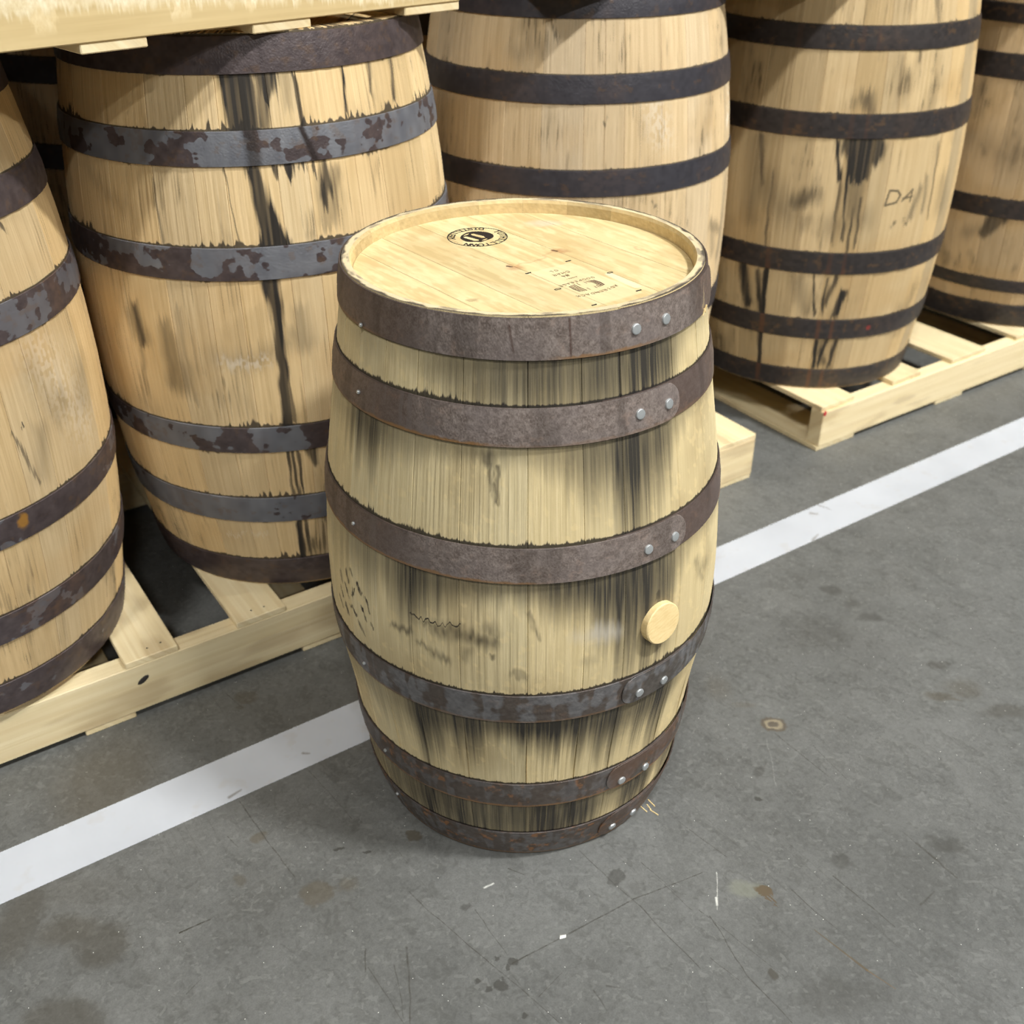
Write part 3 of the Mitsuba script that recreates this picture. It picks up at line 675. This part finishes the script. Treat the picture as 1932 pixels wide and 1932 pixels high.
def pallet(label, length, depth, tops, bottoms, org, yaw, z0, front_bsdf='mat_pine', setback=0.0, under=.002):
    """org: (u, n) of the front right... local a runs along the row from org, b into the stack"""
    ca, sa = math.cos(yaw), math.sin(yaw)

    def to(v):
        uu = org[0] + v[:, 0] * ca - v[:, 1] * sa
        nn = org[1] + v[:, 0] * sa + v[:, 1] * ca
        return np.stack([uu * UA[0] + nn * NA[0], uu * UA[1] + nn * NA[1], v[:, 2] + z0], 1)

    t = thing('pallet', label, 'pallet')
    b0, b1, s0, s1, d0, d1 = 0.0, .012, .012, .1006, .1006, .1126
    for i, bb in enumerate((0.0, depth / 2 - .019, depth - .038)):
        part(t, 'stringer', board_ply((0, bb, s0), (length, bb + .038, s1), 0, front_bsdf if i == 0 else 'mat_pine', to=to), 'long front stringer on edge' if i == 0 else None)
    for a0, a1 in tops:
        part(t, 'deck_board', board_ply((a0, setback, d0), (a1, depth, d1), 1, to=to))
    for a0, a1 in bottoms:
        part(t, 'bottom_board', board_ply((a0, under, b0), (a1, depth, b1), 1, to=to))
    return t, to


N0 = 1.4173
P1 = -.27
pal_a, to_a = pallet('pale pine pallet under the two leftmost barrels, its front stringer beside the white line', 1.235, 1.30,
                     [(-.19 - P1 - .06, -.19 - P1 + .03), (-.085 - P1, .028 - P1), (.210 - P1, .296 - P1), (.396 - P1, .484 - P1), (.70 - P1, .79 - P1), (.86 - P1, .965 - P1)],
                     [(0, .10), (.128 - P1, .209 - P1), (.505 - P1, .581 - P1), (.86 - P1, .965 - P1)], (P1, N0), 0, 0)
P2 = .985
pallet('pale pine pallet mostly hidden behind the small front barrel, only its right corner showing', .612, 1.30,
       [(0, .10), (.26, .35), (1.478 - P2, 1.597 - P2)], [(0, .10), (1.485 - P2, 1.597 - P2)], (P2, N0), 0, 0)
P3 = 1.815
pal_c, to_c = pallet('pale pine pallet at the right under two barrels, red paint on its front corner', 1.22, 1.30,
                     [(0, .112), (2.063 - P3, 2.170 - P3), (2.288 - P3, 2.425 - P3), (2.555 - P3, 2.665 - P3), (2.80 - P3, 2.90 - P3), (3.0 - P3, 3.035 - P3)],
                     [(-.004, .127), (2.248 - P3, 2.356 - P3), (2.625 - P3, 2.74 - P3), (2.92 - P3, 3.035 - P3)], (P3, N0), 0, 0, setback=.008)
# small details of the pallets: nail heads, a knot, a dab of paint


def disc_ply(c, nrm, r, h, bsdf):
    m = trimesh.creation.cylinder(radius=r, height=h, sections=10)
    m.apply_transform(trimesh.geometry.align_vectors([0, 0, 1], nrm))
    m.apply_translation(c)
    return mikit.ply(m, bsdf)


for a, b in ((.222 - P1 + .03, .02), (.275 - P1, .022), (.43 - P1, .02), (.452 - P1, .018)):
    part(pal_a, 'nail', disc_ply(to_a(np.array([[a, b, .1128]]))[0], [0, 0, 1], .0016, .0006, 'mat_black'), 'dark nail head')
kn = trimesh.creation.icosphere(2, 1.0)
kn.apply_scale([.011, .0012, .005])
kn.apply_transform(trimesh.transformations.rotation_matrix(-.55, [0, 1, 0]))
kn = np.array(kn.vertices), np.array(kn.faces)
part(pal_a, 'knot', mikit.ply((to_a(kn[0] + [.232 - P1, 0.0, .070]), kn[1]), 'mat_black', smooth=True), 'dark knot in the front stringer')
pm = trimesh.creation.icosphere(2, 1.0)
pm.apply_scale([.005, .0015, .007])
part(pal_c, 'paint_dab', mikit.ply((to_c(np.array(pm.vertices) + [.004, 0.0, .098]), np.array(pm.faces)), 'mat_red', smooth=True), 'dab of red paint')

# upper pallets, standing on the barrels' tops
ZU = ZT + BH
yaw_u = math.atan(.162)
LU = 1.22
org_u = (.905 - LU * math.cos(yaw_u), 1.4855 - LU * math.sin(yaw_u))
pallet('rough sawn pallet resting on top of the two left barrels, at the upper left', LU, 1.15,
       [(i * .1228, i * .1228 + .115) for i in range(10)],
       [(0, .09), (LU - 1.0, LU - .92), (LU - .80, LU - .72), (LU - .585, LU - .500), (LU - .353, LU - .263), (LU - .103, LU)], org_u, yaw_u, ZU, front_bsdf='mat_pine_rough')
pallet('pallet resting on top of the two middle barrels', 1.30, 1.15, [(i * .131, i * .131 + .121) for i in range(10)], [(0, .1), (.36, .44), (.78, .86), (1.2, 1.3)], (1.10, 1.50), 0, ZU)


# ------------------------------------------------------------------ barrels
def lathe(profile, seg_=18):
    m = trimesh.creation.revolve(np.array(profile), sections=seg_)
    return m


RIVET = lathe([(0, .0026), (.0048, .0025), (.0058, .0018), (.0062, .0006), (.0062, -.001), (0, -.001)], 18)
NAIL = lathe([(0, .0020), (.0017, .0017), (.0025, .0007), (.0025, -.001), (0, -.001)], 10)


class Frame:
    """phi (radians) is measured from the barrel's side that faces the aisle, to the right as seen from there"""
    def __init__(self, x, y, z0, face=None):
        d = np.array([-x, -y]) / math.hypot(x, y) if face is None else np.array(face)
        self.cd, self.rd, self.c = d, np.array([-d[1], d[0]]), np.array([x, y, z0])

    def at(self, ph, r, z):
        ph, r, z = np.broadcast_arrays(np.asarray(ph, float), r, z)
        d = np.sin(ph)[..., None] * self.rd + np.cos(ph)[..., None] * self.cd
        return np.concatenate([self.c[:2] + r[..., None] * d, (self.c[2] + z)[..., None]], -1)


def stave(fr, rf, H, p0, p1, bid, tone, th, mat, rim=None, nz=16):
    rm = float(rf(H / 2))
    g, bv = .00010 / rm, .0012 / rm
    m = 4 if nz > 14 else 3
    ph = np.concatenate([[p0 + g, p0 + g + bv * .5], np.linspace(p0 + g + bv, p1 - g - bv, m), [p1 - g - bv * .5, p1 - g]])
    off = np.concatenate([[-.0008, -.0002], np.zeros(m), [-.0002, -.0008]])
    z = np.linspace(0, H, nz + 1)
    R = np.asarray(rf(z))
    PH, Z = np.meshgrid(ph, z)
    P = Patches()
    uvk = lambda a, b: np.stack([a + 10 * bid, b + 2 * tone], -1)
    P.grid(fr.at(PH, R[:, None] + off[None], Z), uvk(PH, Z), flip=True)
    # sides and inside
    zs = np.linspace(0, H, 7)
    Rs = np.asarray(rf(zs))
    for e, fl in ((ph[0], False), (ph[-1], True)):
        PP = np.stack([fr.at(e + 0 * zs, Rs - .0008, zs), fr.at(e + 0 * zs, Rs - (th if rim is None else np.where(zs > .75, .0085, .0115)), zs)], 1)
        P.grid(PP, uvk(np.full((7, 2), e), np.stack([zs, zs], 1)), flip=fl)
    pi_ = np.linspace(ph[0], ph[-1], 3)
    if rim is None:
        PHI, ZI = np.meshgrid(pi_, zs)
        P.grid(fr.at(PHI, Rs[:, None] - th, ZI), uvk(PHI, ZI))
        for zz, fl in ((0, True), (H, False)):
            r = float(rf(zz))
            PP = np.stack([fr.at(pi_, r - .0004, zz + 0 * pi_), fr.at(pi_, r - th, zz + 0 * pi_)], 0)
            P.grid(PP, uvk(np.stack([pi_, pi_]), np.full((2, 3), zz)), flip=not fl)
        return P.ply(mat), None
    Q = Patches()
    prof = rim
    pr = np.linspace(ph[0], ph[-1], 6)
    for i, (a, b) in enumerate(zip(prof[:-1], prof[1:])):
        PP = np.stack([fr.at(pr, a[0], a[1] + 0 * pr), fr.at(pr, b[0], b[1] + 0 * pr)], 0)
        Q.grid(PP, np.stack([np.stack([pr, pr]), np.stack([0 * pr + a[2] + 2 * tone, 0 * pr + b[2] + 2 * tone])], -1), flip=False)
    return P.ply(mat), Q.ply('mat_rim')


def hoop(fr, rf, zb, zt, bid, k, mat, end=47.8, dirn=1, lap=27.0, th=.0018, nst=110, lift=.0006):
    """a flat steel strip wound once round the barrel, its ends lapped; the outer end is rounded"""
    L = math.radians(lap)
    tot = 2 * PI + L
    rr = .45 * (zt - zb) / float(rf((zb + zt) / 2))
    tau = np.concatenate([rr * (1 - np.cos(np.linspace(0, PI / 2, 8))), np.linspace(rr, tot, nst)[1:]])
    w = np.ones(len(tau))
    w[:8] = .08 + .92 * np.sin(np.arccos(1 - np.clip(tau[:8] / rr, 0, 1)))
    offs = th * (1 - np.clip((tau - L) / 1.3, 0, 1) ** 2 * (3 - 2 * np.clip((tau - L) / 1.3, 0, 1))) + lift
    ph = math.radians(end) - dirn * tau
    zc, zh = (zb + zt) / 2, (zt - zb) / 2
    zlo, zhi = zc - zh * w, zc + zh * w
    rb, rt = float(rf(zb)), float(rf(zt))
    rad = lambda z: rb + (rt - rb) * (z - zb) / (zt - zb)
    rin = lambda z: rad(z) + offs + .0012 * (1 - ((z - zc) / zh) ** 2)
    zm = [zlo, zlo * .5 + zhi * .5, zhi]
    P = Patches()
    uv = lambda zs: np.stack([np.stack([(ph + PI) % (2 * PI) - PI + 10 * bid] * len(zs), 0), np.stack([z + 2 * k for z in zs], 0)], -1)
    # keep phi continuous for the texture: sampled seams fall on the far side
    fl = dirn > 0
    pc = np.where(ph < -PI, ph + 2 * PI, np.where(ph > PI, ph - 2 * PI, ph)) if False else ph
    uv = lambda zs: np.stack([np.stack([pc + 10 * bid] * len(zs), 0), np.stack([z + 2 * k for z in zs], 0)], -1)
    cr = .0005
    outer = [zlo + cr * w, zm[1], zhi - cr * w]
    P.grid(np.stack([fr.at(ph, rin(z) + th, z) for z in outer]), uv(outer), flip=fl)
    edge_lo = [(rin(zlo), zlo), (rin(zlo) + th - cr, zlo), (rin(outer[0]) + th, outer[0])]
    P.grid(np.stack([fr.at(ph, r, z) for r, z in edge_lo]), uv([z for _, z in edge_lo]), flip=fl)
    edge_hi = [(rin(outer[2]) + th, outer[2]), (rin(zhi) + th - cr, zhi), (rin(zhi), zhi)]
    P.grid(np.stack([fr.at(ph, r, z) for r, z in edge_hi]), uv([z for _, z in edge_hi]), flip=fl)
    P.grid(np.stack([fr.at(ph, rin(z), z) for z in (zlo, zhi)]), uv([zlo, zhi]), flip=not fl)
    i = np.array([0])
    P.grid(np.stack([np.stack([fr.at(ph[:1], rin(z)[:1], z[:1])[0], fr.at(ph[:1], rin(z)[:1] + th, z[:1])[0]]) for z in (zlo, zhi)]),
           np.stack([np.stack([np.full(2, pc[0] + 10 * bid), np.full(2, z[0] + 2 * k)], -1) for z in (zlo, zhi)]), flip=not fl)
    return P.ply(mat), lambda p_: rad(zc) + .0012 + th + lift + (th if abs(p_) < 900 else 0)


def stud(fr, mesh, deg, r, z, slope=0.0, bsdf='mat_zinc'):
    p = math.radians(deg)
    nrm = np.append(math.sin(p) * fr.rd + math.cos(p) * fr.cd, slope)
    nrm /= np.linalg.norm(nrm)
    m = mesh.copy()
    m.apply_transform(trimesh.geometry.align_vectors([0, 0, 1], nrm))
    m.apply_translation(fr.at(p, r, z))
    return mikit.ply(m, bsdf, smooth=35)


def disc_planks(edges, dirv, ev, r, z0, z1, gap=.0002):
    """strips of a disc of radius r, cut at 'edges' along ev: a polygon mesh each"""
    disc = sg.Point(0, 0).buffer(r, 48)
    out = []
    ed = [-r - .01] + list(edges) + [r + .01]
    for a, b in zip(ed[:-1], ed[1:]):
        a_, b_ = a + gap / 2, b - gap / 2
        q = [a_ * ev - dirv, a_ * ev + dirv, b_ * ev + dirv, b_ * ev - dirv]
        g = disc.intersection(sg.Polygon(q))
        if g.is_empty:
            continue
        m = trimesh.creation.extrude_polygon(g, z1 - z0, engine='earcut')
        m.apply_translation([0, 0, z0])
        out.append(m)
    return out


# the small barrel in front
fb = thing('small_barrel', 'small oak barrel with a stamped head and round wooden bung, alone on the concrete', 'barrel')
ff = Frame(FX, FY, 0.0)
J = F_JOINTS + [180]
rim_prof = [(float(_fs(FH)) - .0002, FH, .0), (float(_fs(FH)) - .0095, FH, .22), (float(_fs(FH)) - .0115, FH - .004, .40), (.2022, HZ + .002, .80), (.2018, HZ - .012, 1.0), (.196, HZ - .03, 1.0)]
for i, (a, b) in enumerate(zip(J[:-1], J[1:])):
    s_, r_ = stave(ff, _fs, FH, math.radians(a), math.radians(b), 0, i, .02, 'mat_wood_front', rim_prof, nz=24)
    st = part(fb, 'stave', s_)
    part(st, 'sawn_end', r_)
for m in disc_planks(H_EDGES, HD, HE, .2016, HZ - .02, HZ):
    m.apply_translation([FX, FY, 0])
    part(fb, 'head_board', mikit.ply(m, 'mat_head'))
for k, ((zb, zt), (end, dn)) in enumerate(zip(FHOOPS, [(80, 1), (47.8, 1), (47.9, 1), (27.6, -1), (27.4, -1), (28.4, -1)])):
    sh, rr = hoop(ff, _fs, zb, zt, 0, k, 'mat_steel_front', end=end, dirn=dn, lap=52 if k == 0 else 26, nst=150)
    hk = part(fb, 'hoop', sh)
    sl = -(float(_fs(zt)) - float(_fs(zb))) / (zt - zb)
    zc = [(.7795, .7804), (.6858, .6852), (.5204, .5207), (.3074, .3051), (.1357, .1331), (.022, .0225)][k]
    for dg, z in zip(((32.2, 43.3), (32.7, 43.1), (33.8, 43.2), (33.3, 42.4), (33.0, 43.3), (34.6, 45))[k], zc):
        z = (zb + zt) / 2 + (z - (zb + zt) / 2) * .8
        rz = float(_fs(zb)) + (float(_fs(zt)) - float(_fs(zb))) * (z - zb) / (zt - zb)
        part(hk, 'rivet', stud(ff, RIVET, dg, rz + .0006 + .0018 * 2 + .0011, z, sl))
    dg, z = [(-52.6, .7627), (-51.9, .686), (-50.8, .5219), (-49.6, .3121), (-49.9, .1431), (-50.4, .046)][k]
    rz = float(_fs(zb)) + (float(_fs(zt)) - float(_fs(zb))) * (z - zb) / (zt - zb)
    part(hk, 'nail', stud(ff, NAIL, dg, rz + .0006 + .0018 * 1.7 + .001, z, sl))
bung = lathe([(0, .0092), (.0262, .0088), (.0276, .0074), (.0272, -.010), (0, -.010)], 40)
part(fb, 'bung', stud(ff, bung, 38.7, float(_fs(.41)) + .0005, .4095, .10, 'mat_plug'), 'round fresh wooden bung')
# stray sliver of wood caught under the top hoop
sl_ = trimesh.util.concatenate([trimesh.creation.cylinder(radius=.0011, segment=[ff.at(math.radians(a), float(_fs(.757)) + .004, z), ff.at(math.radians(b), float(_fs(.757)) + .005, z2)], sections=6) for a, z, b, z2 in ((65.6, .757, 66.2, .764), (66.2, .764, 67.2, .759), (67.2, .759, 67.8, .767))])
part(fb, 'wood_sliver', mikit.ply(sl_, 'mat_plug'), 'pale sliver of wood caught at the top hoop')


# lettering on the head, a thin layer of ink
def ink(fn_mesh):
    return fn_mesh


def flat_text(txt, h, o, r, u, bold=False, spread=None, arc=0.0):
    """text in the plane of the head: o its start, r reading direction, u up; spread: total width to fill, glyph by glyph; arc: rise of the middle"""
    ms = []
    if spread is None:
        m = meshkit.text_mesh(txt, h, .0002, bold)
        ms.append(m)
    else:
        n_ = len(txt)
        for i, ch in enumerate(txt):
            m = meshkit.text_mesh(ch, h, .0002, bold)
            t = (i + .5) / n_
            w = m.bounds[1][0] - m.bounds[0][0]
            m.apply_translation([-m.bounds[0][0] - w / 2, 0, 0])
            a = -math.atan(4 * arc * (2 * t - 1) / spread)
            m.apply_transform(trimesh.transformations.rotation_matrix(a, [0, 0, 1]))
            m.apply_translation([spread * t, arc * (1 - (2 * t - 1) ** 2), 0])
            ms.append(m)
    m = trimesh.util.concatenate(ms)
    v = np.array(m.vertices)
    P = np.stack([o[0] + v[:, 0] * r[0] + v[:, 1] * u[0] + FX, o[1] + v[:, 0] * r[1] + v[:, 1] * u[1] + FY, HZ + .00005 + v[:, 2]], 1)
    return trimesh.Trimesh(P, m.faces, process=False)


LC = np.array([-.0569, .0985])


def ring_text(txt, r, h, a0, a1, inward, bold=True):
    ms = []
    for i, ch in enumerate(txt):
        a = math.radians(a0 + (a1 - a0) * (i / (len(txt) - 1)))
        out = np.array([math.cos(a), math.sin(a)])
        up = -out if inward else out
        rd = np.array([up[1], -up[0]])
        m = meshkit.text_mesh(ch, h, .0002, bold)
        w = m.bounds[1][0] - m.bounds[0][0]
        m.apply_translation([-m.bounds[0][0] - w / 2, -h / 2, 0])
        v = np.array(m.vertices)
        c = LC + out * r
        P = np.stack([c[0] + v[:, 0] * rd[0] + v[:, 1] * up[0] + FX, c[1] + v[:, 0] * rd[1] + v[:, 1] * up[1] + FY, HZ + .00005 + v[:, 2]], 1)
        ms.append(trimesh.Trimesh(P, m.faces, process=False))
    return ms


def ink_poly(g, z=.00005):
    ms = []
    for q in getattr(g, 'geoms', [g]):
        m = trimesh.creation.extrude_polygon(q, .0002, engine='earcut')
        m.apply_translation([FX, FY, HZ + z])
        ms.append(m)
    return ms


ring = sg.Point(*LC).buffer(.0386, 48).difference(sg.Point(*LC).buffer(.0374, 48))
PG = lambda pts: sg.Polygon([(LC[0] + x, LC[1] + y) for x, y in pts])
oval = PG([(-.0215, -.0052), (-.0212, .002), (-.019, .0085), (-.014, .0170), (-.007, .0212), (.0007, .0222), (.009, .0200), (.0157, .0150), (.0195, .0095), (.0208, .003), (.0200, -.003), (.0175, -.0075), (.0127, -.0125), (.0047, -.0216), (-.0007, -.02), (-.0079, -.0207), (-.0135, -.0185), (-.0168, -.0153), (-.0200, -.0100)])
slots = so.unary_union([PG([(-.0089, .0113), (-.0055, .0136), (.0085, .0024), (.0106, -.0047), (.0058, -.0054), (-.0072, .0057)]), PG([(-.0181, .0003), (-.014, .0018), (.0023, -.0116), (.0021, -.0162), (-.0032, -.017), (-.0162, -.0052)]),
                        PG([(-.0185, .0042), (-.0143, .0121), (-.0102, .0141), (-.0127, .0073), (-.016, .0047)]), PG([(.0055, -.0163), (.0069, -.0124), (.0112, -.007), (.0136, -.0063), (.0113, -.0125)])])
ms = ink_poly(ring) + ink_poly(oval.difference(slots)) + ring_text('TUTHILLTOWN', .0332, .0088, 41, -111, False) + ring_text('DISTILLERY', .0332, .0088, 83, 193, True)
part(fb, 'round_stamp', mikit.ply(trimesh.util.concatenate(ms), 'mat_ink'), 'round black stamp with a letter in a ring of words')
S_ = lambda r, u: SO + r * SR + u * SU
ms = [flat_text('ADIRONDACK', .0052, S_(-.031, .0115), SR, SU, spread=.060, arc=.004), flat_text('COOPERAGE', .0050, S_(-.0285, -.0235), SR, SU, spread=.054, arc=-.002),
      flat_text('#4', .0058, S_(-.0090, -.0475), SR, SU, True), flat_text('CHAR', .0054, S_(-.0175, -.0565), SR, SU, spread=.026), flat_text('CL', .0050, S_(-.0100, -.0680), SR, SU, spread=.014), flat_text('BARREL', .0022, S_(-.0130, -.0358), SR, SU, spread=.016)]
part(fb, 'cooper_stamp', mikit.ply(trimesh.util.concatenate(ms), 'mat_ink_faint'), 'faint burnt lettering of the cooperage')
bars = []
rot = lambda r, u: S_(-.002 + r, -.005 + u)
for i, (r0, r1, dark) in enumerate([(-.0205, -.0185, 1), (-.0172, -.0152, 1), (-.0138, -.0126, 1), (-.0104, -.0096, 0), (-.0062, -.0055, 1), (.0040, .0047, 1), (.0092, .0104, 1), (.0122, .0134, 1), (.0150, .0162, 1), (.0176, .0192, 1)]):
    for sgn, lim in ((1, 1.0), (-1, 1.0)):
        hh = .0125 * math.sqrt(max(1 - ((r0 + r1) / 2 / .030) ** 2, .05))
        lo = .0 if i not in (3, 4, 5) else hh * .45
        q = [rot(r0, sgn * lo), rot(r1, sgn * lo), rot(r1 * .93, sgn * hh), rot(r0 * .93, sgn * hh)]
        bars += ink_poly(sg.Polygon(q))
part(fb, 'stamp_emblem', mikit.ply(trimesh.util.concatenate(bars), 'mat_ink_brown'), 'dark emblem of upright bars')
mk = []
for r, u, w, outl in ((-.039, -.083, .008, 0), (.025, -.078, .008, 0), (-.039, .0416, .008, 0), (.0294, .0452, .007, 0), (-.052, -.022, .006, 1), (.0306, -.0162, .007, 1)):
    g = sg.Polygon([S_(r - w / 2, u - .0011), S_(r + w / 2, u - .0011), S_(r + w / 2, u + .0011), S_(r - w / 2, u + .0011)])
    if outl:
        g = g.buffer(.0008).difference(g.buffer(-.0002))
    mk += ink_poly(g)
part(fb, 'corner_marks', mikit.ply(trimesh.util.concatenate(mk), 'mat_ink'), 'short dark bars around the lettering')


# the big barrels on the pallets
def big_barrel(bid, label, seed, xy=None, face=None, group=None, nz=12):
    x, y, rh, rb, hoops = BARS[bid]
    if xy is not None:
        x, y = xy
    rf = bulge(rh, rb)
    rnd = random.Random(seed)
    t = thing('oak_barrel', label, 'barrel', group)
    fr = Frame(x, y, ZT + .0002, face)
    w = [rnd.uniform(.7, 1.3) for _ in range(29)]
    if bid == 2:
        w = [rnd.uniform(.8, 1.2) for _ in range(29)]
    cum = np.cumsum([0] + w) / sum(w) * 2 * PI - PI
    if xy is None and bid in FIXJ:
        for q in FIXJ[bid]:
            q = math.radians(q)
            i = 1 + int(np.argmin(np.abs(cum[1:-1] - q)))
            cum[i] = q
        cum = np.sort(cum)
    for i in range(len(cum) - 1):
        s_, _ = stave(fr, rf, BH, cum[i], cum[i + 1], bid, i % 30, .025, 'mat_wood_back', None, nz=nz)
        part(t, 'stave', s_)
    for zz0, zz1 in ((.03, .052), (BH - .052, BH - .03)):
        a = rnd.uniform(0, PI)
        dv, ev = np.array([math.cos(a), math.sin(a)]), np.array([-math.sin(a), math.cos(a)])
        ms_ = disc_planks([-.15, -.06, .03, .12], dv, ev, rh - .026, zz0, zz1)
        for m_ in ms_:
            v = np.array(m_.vertices)
            uv = np.stack([(v[:, :2] @ ev) * 3 + 10 * bid, np.abs(v[:, :2] @ dv) + .1], 1)
            part(t, 'head_board', mikit.ply((v + [x, y, ZT], m_.faces), 'mat_wood_back', uv=uv))
    for k, (zb, zt) in enumerate(hoops):
        sh, _ = hoop(fr, rf, zb, zt, bid, k, 'mat_steel_back', end=rnd.uniform(130, 230), dirn=1, lap=20, nst=72)
        part(t, 'hoop', sh)
    return t


FIXJ = {2: [-45.4, -37, -30, -18, -9.5, -1.6, 4.5, 13, 19.5, 27.4, 36.8, 46.8, 57], 4: [-27, -16, -3.5, 8.5, 20, 27.5, 47, 52], 3: [-24, -11, 3.1, 17, 31, 42.5, 57], 1: [16, 26, 35, 46, 57]}
big_barrel(1, 'leftmost oak barrel cut by the left edge, its steel hoops flaking to bare zinc', 11)
big_barrel(2, 'oak barrel with a long black stain running down its front, under the rough upper pallet', 12)
big_barrel(3, 'clean oak barrel with dark hoops standing right behind the small front barrel', 13)
big_barrel(4, 'oak barrel hand marked D A beside a black smear, on the right pallet', 14)
big_barrel(5, 'grimy oak barrel cut by the right edge, beside the barrel marked D A', 15)

# the second row, deep in the dark between the first row's barrels
for u_, bid_, sd_, lb in ((-.02, 1, 21, 'oak barrel of the dark second row, behind the leftmost barrel'), (.66, 3, 22, 'oak barrel of the dark second row, behind the black stained barrel'),
                          (1.36, 4, 23, 'oak barrel of the dark second row, behind the barrel that stands behind the small one'), (2.06, 3, 24, 'oak barrel of the dark second row, behind the barrel marked D A')):
    q_ = W(u_, 2.44)
    big_barrel(bid_, lb, sd_, xy=(q_[0], q_[1]), face=(NA[0] * -1, NA[1] * -1), nz=10)

# ------------------------------------------------------------------ small things on the floor
ch = trimesh.convex.convex_hull(np.array([[-.005, -.002, 0], [.004, -.003, 0], [.006, .001, 0], [-.002, .003, 0], [-.003, 0, .0016], [.003, 0, .0022]]))
ch.apply_transform(trimesh.transformations.rotation_matrix(.4, [0, 0, 1]))
ch.apply_translation([.064, .879, 0])
k = numbered('paint_chip'); scene[k] = mikit.ply(ch, 'mat_chip')
labels[k] = {'label': 'tiny white chip lying on the concrete in front of the small barrel', 'category': 'chip'}
rnd = random.Random(5)
for i in range(4):
    a = rnd.uniform(-.6, .2)
    m = trimesh.creation.box([rnd.uniform(.010, .018), .0012, .0010])
    m.apply_transform(trimesh.transformations.rotation_matrix(-.9 + a, [0, 0, 1]))
    m.apply_translation([.196 + rnd.uniform(-.004, .014), 1.098 + rnd.uniform(-.012, .010), .0006])
    k = numbered('wood_splinter'); scene[k] = mikit.ply(m, 'mat_plug')
    labels[k] = {'label': 'thin wood splinter lying on the floor beside the lowest hoop of the small barrel', 'category': 'splinter', 'group': 'splinters beside the small barrel'}
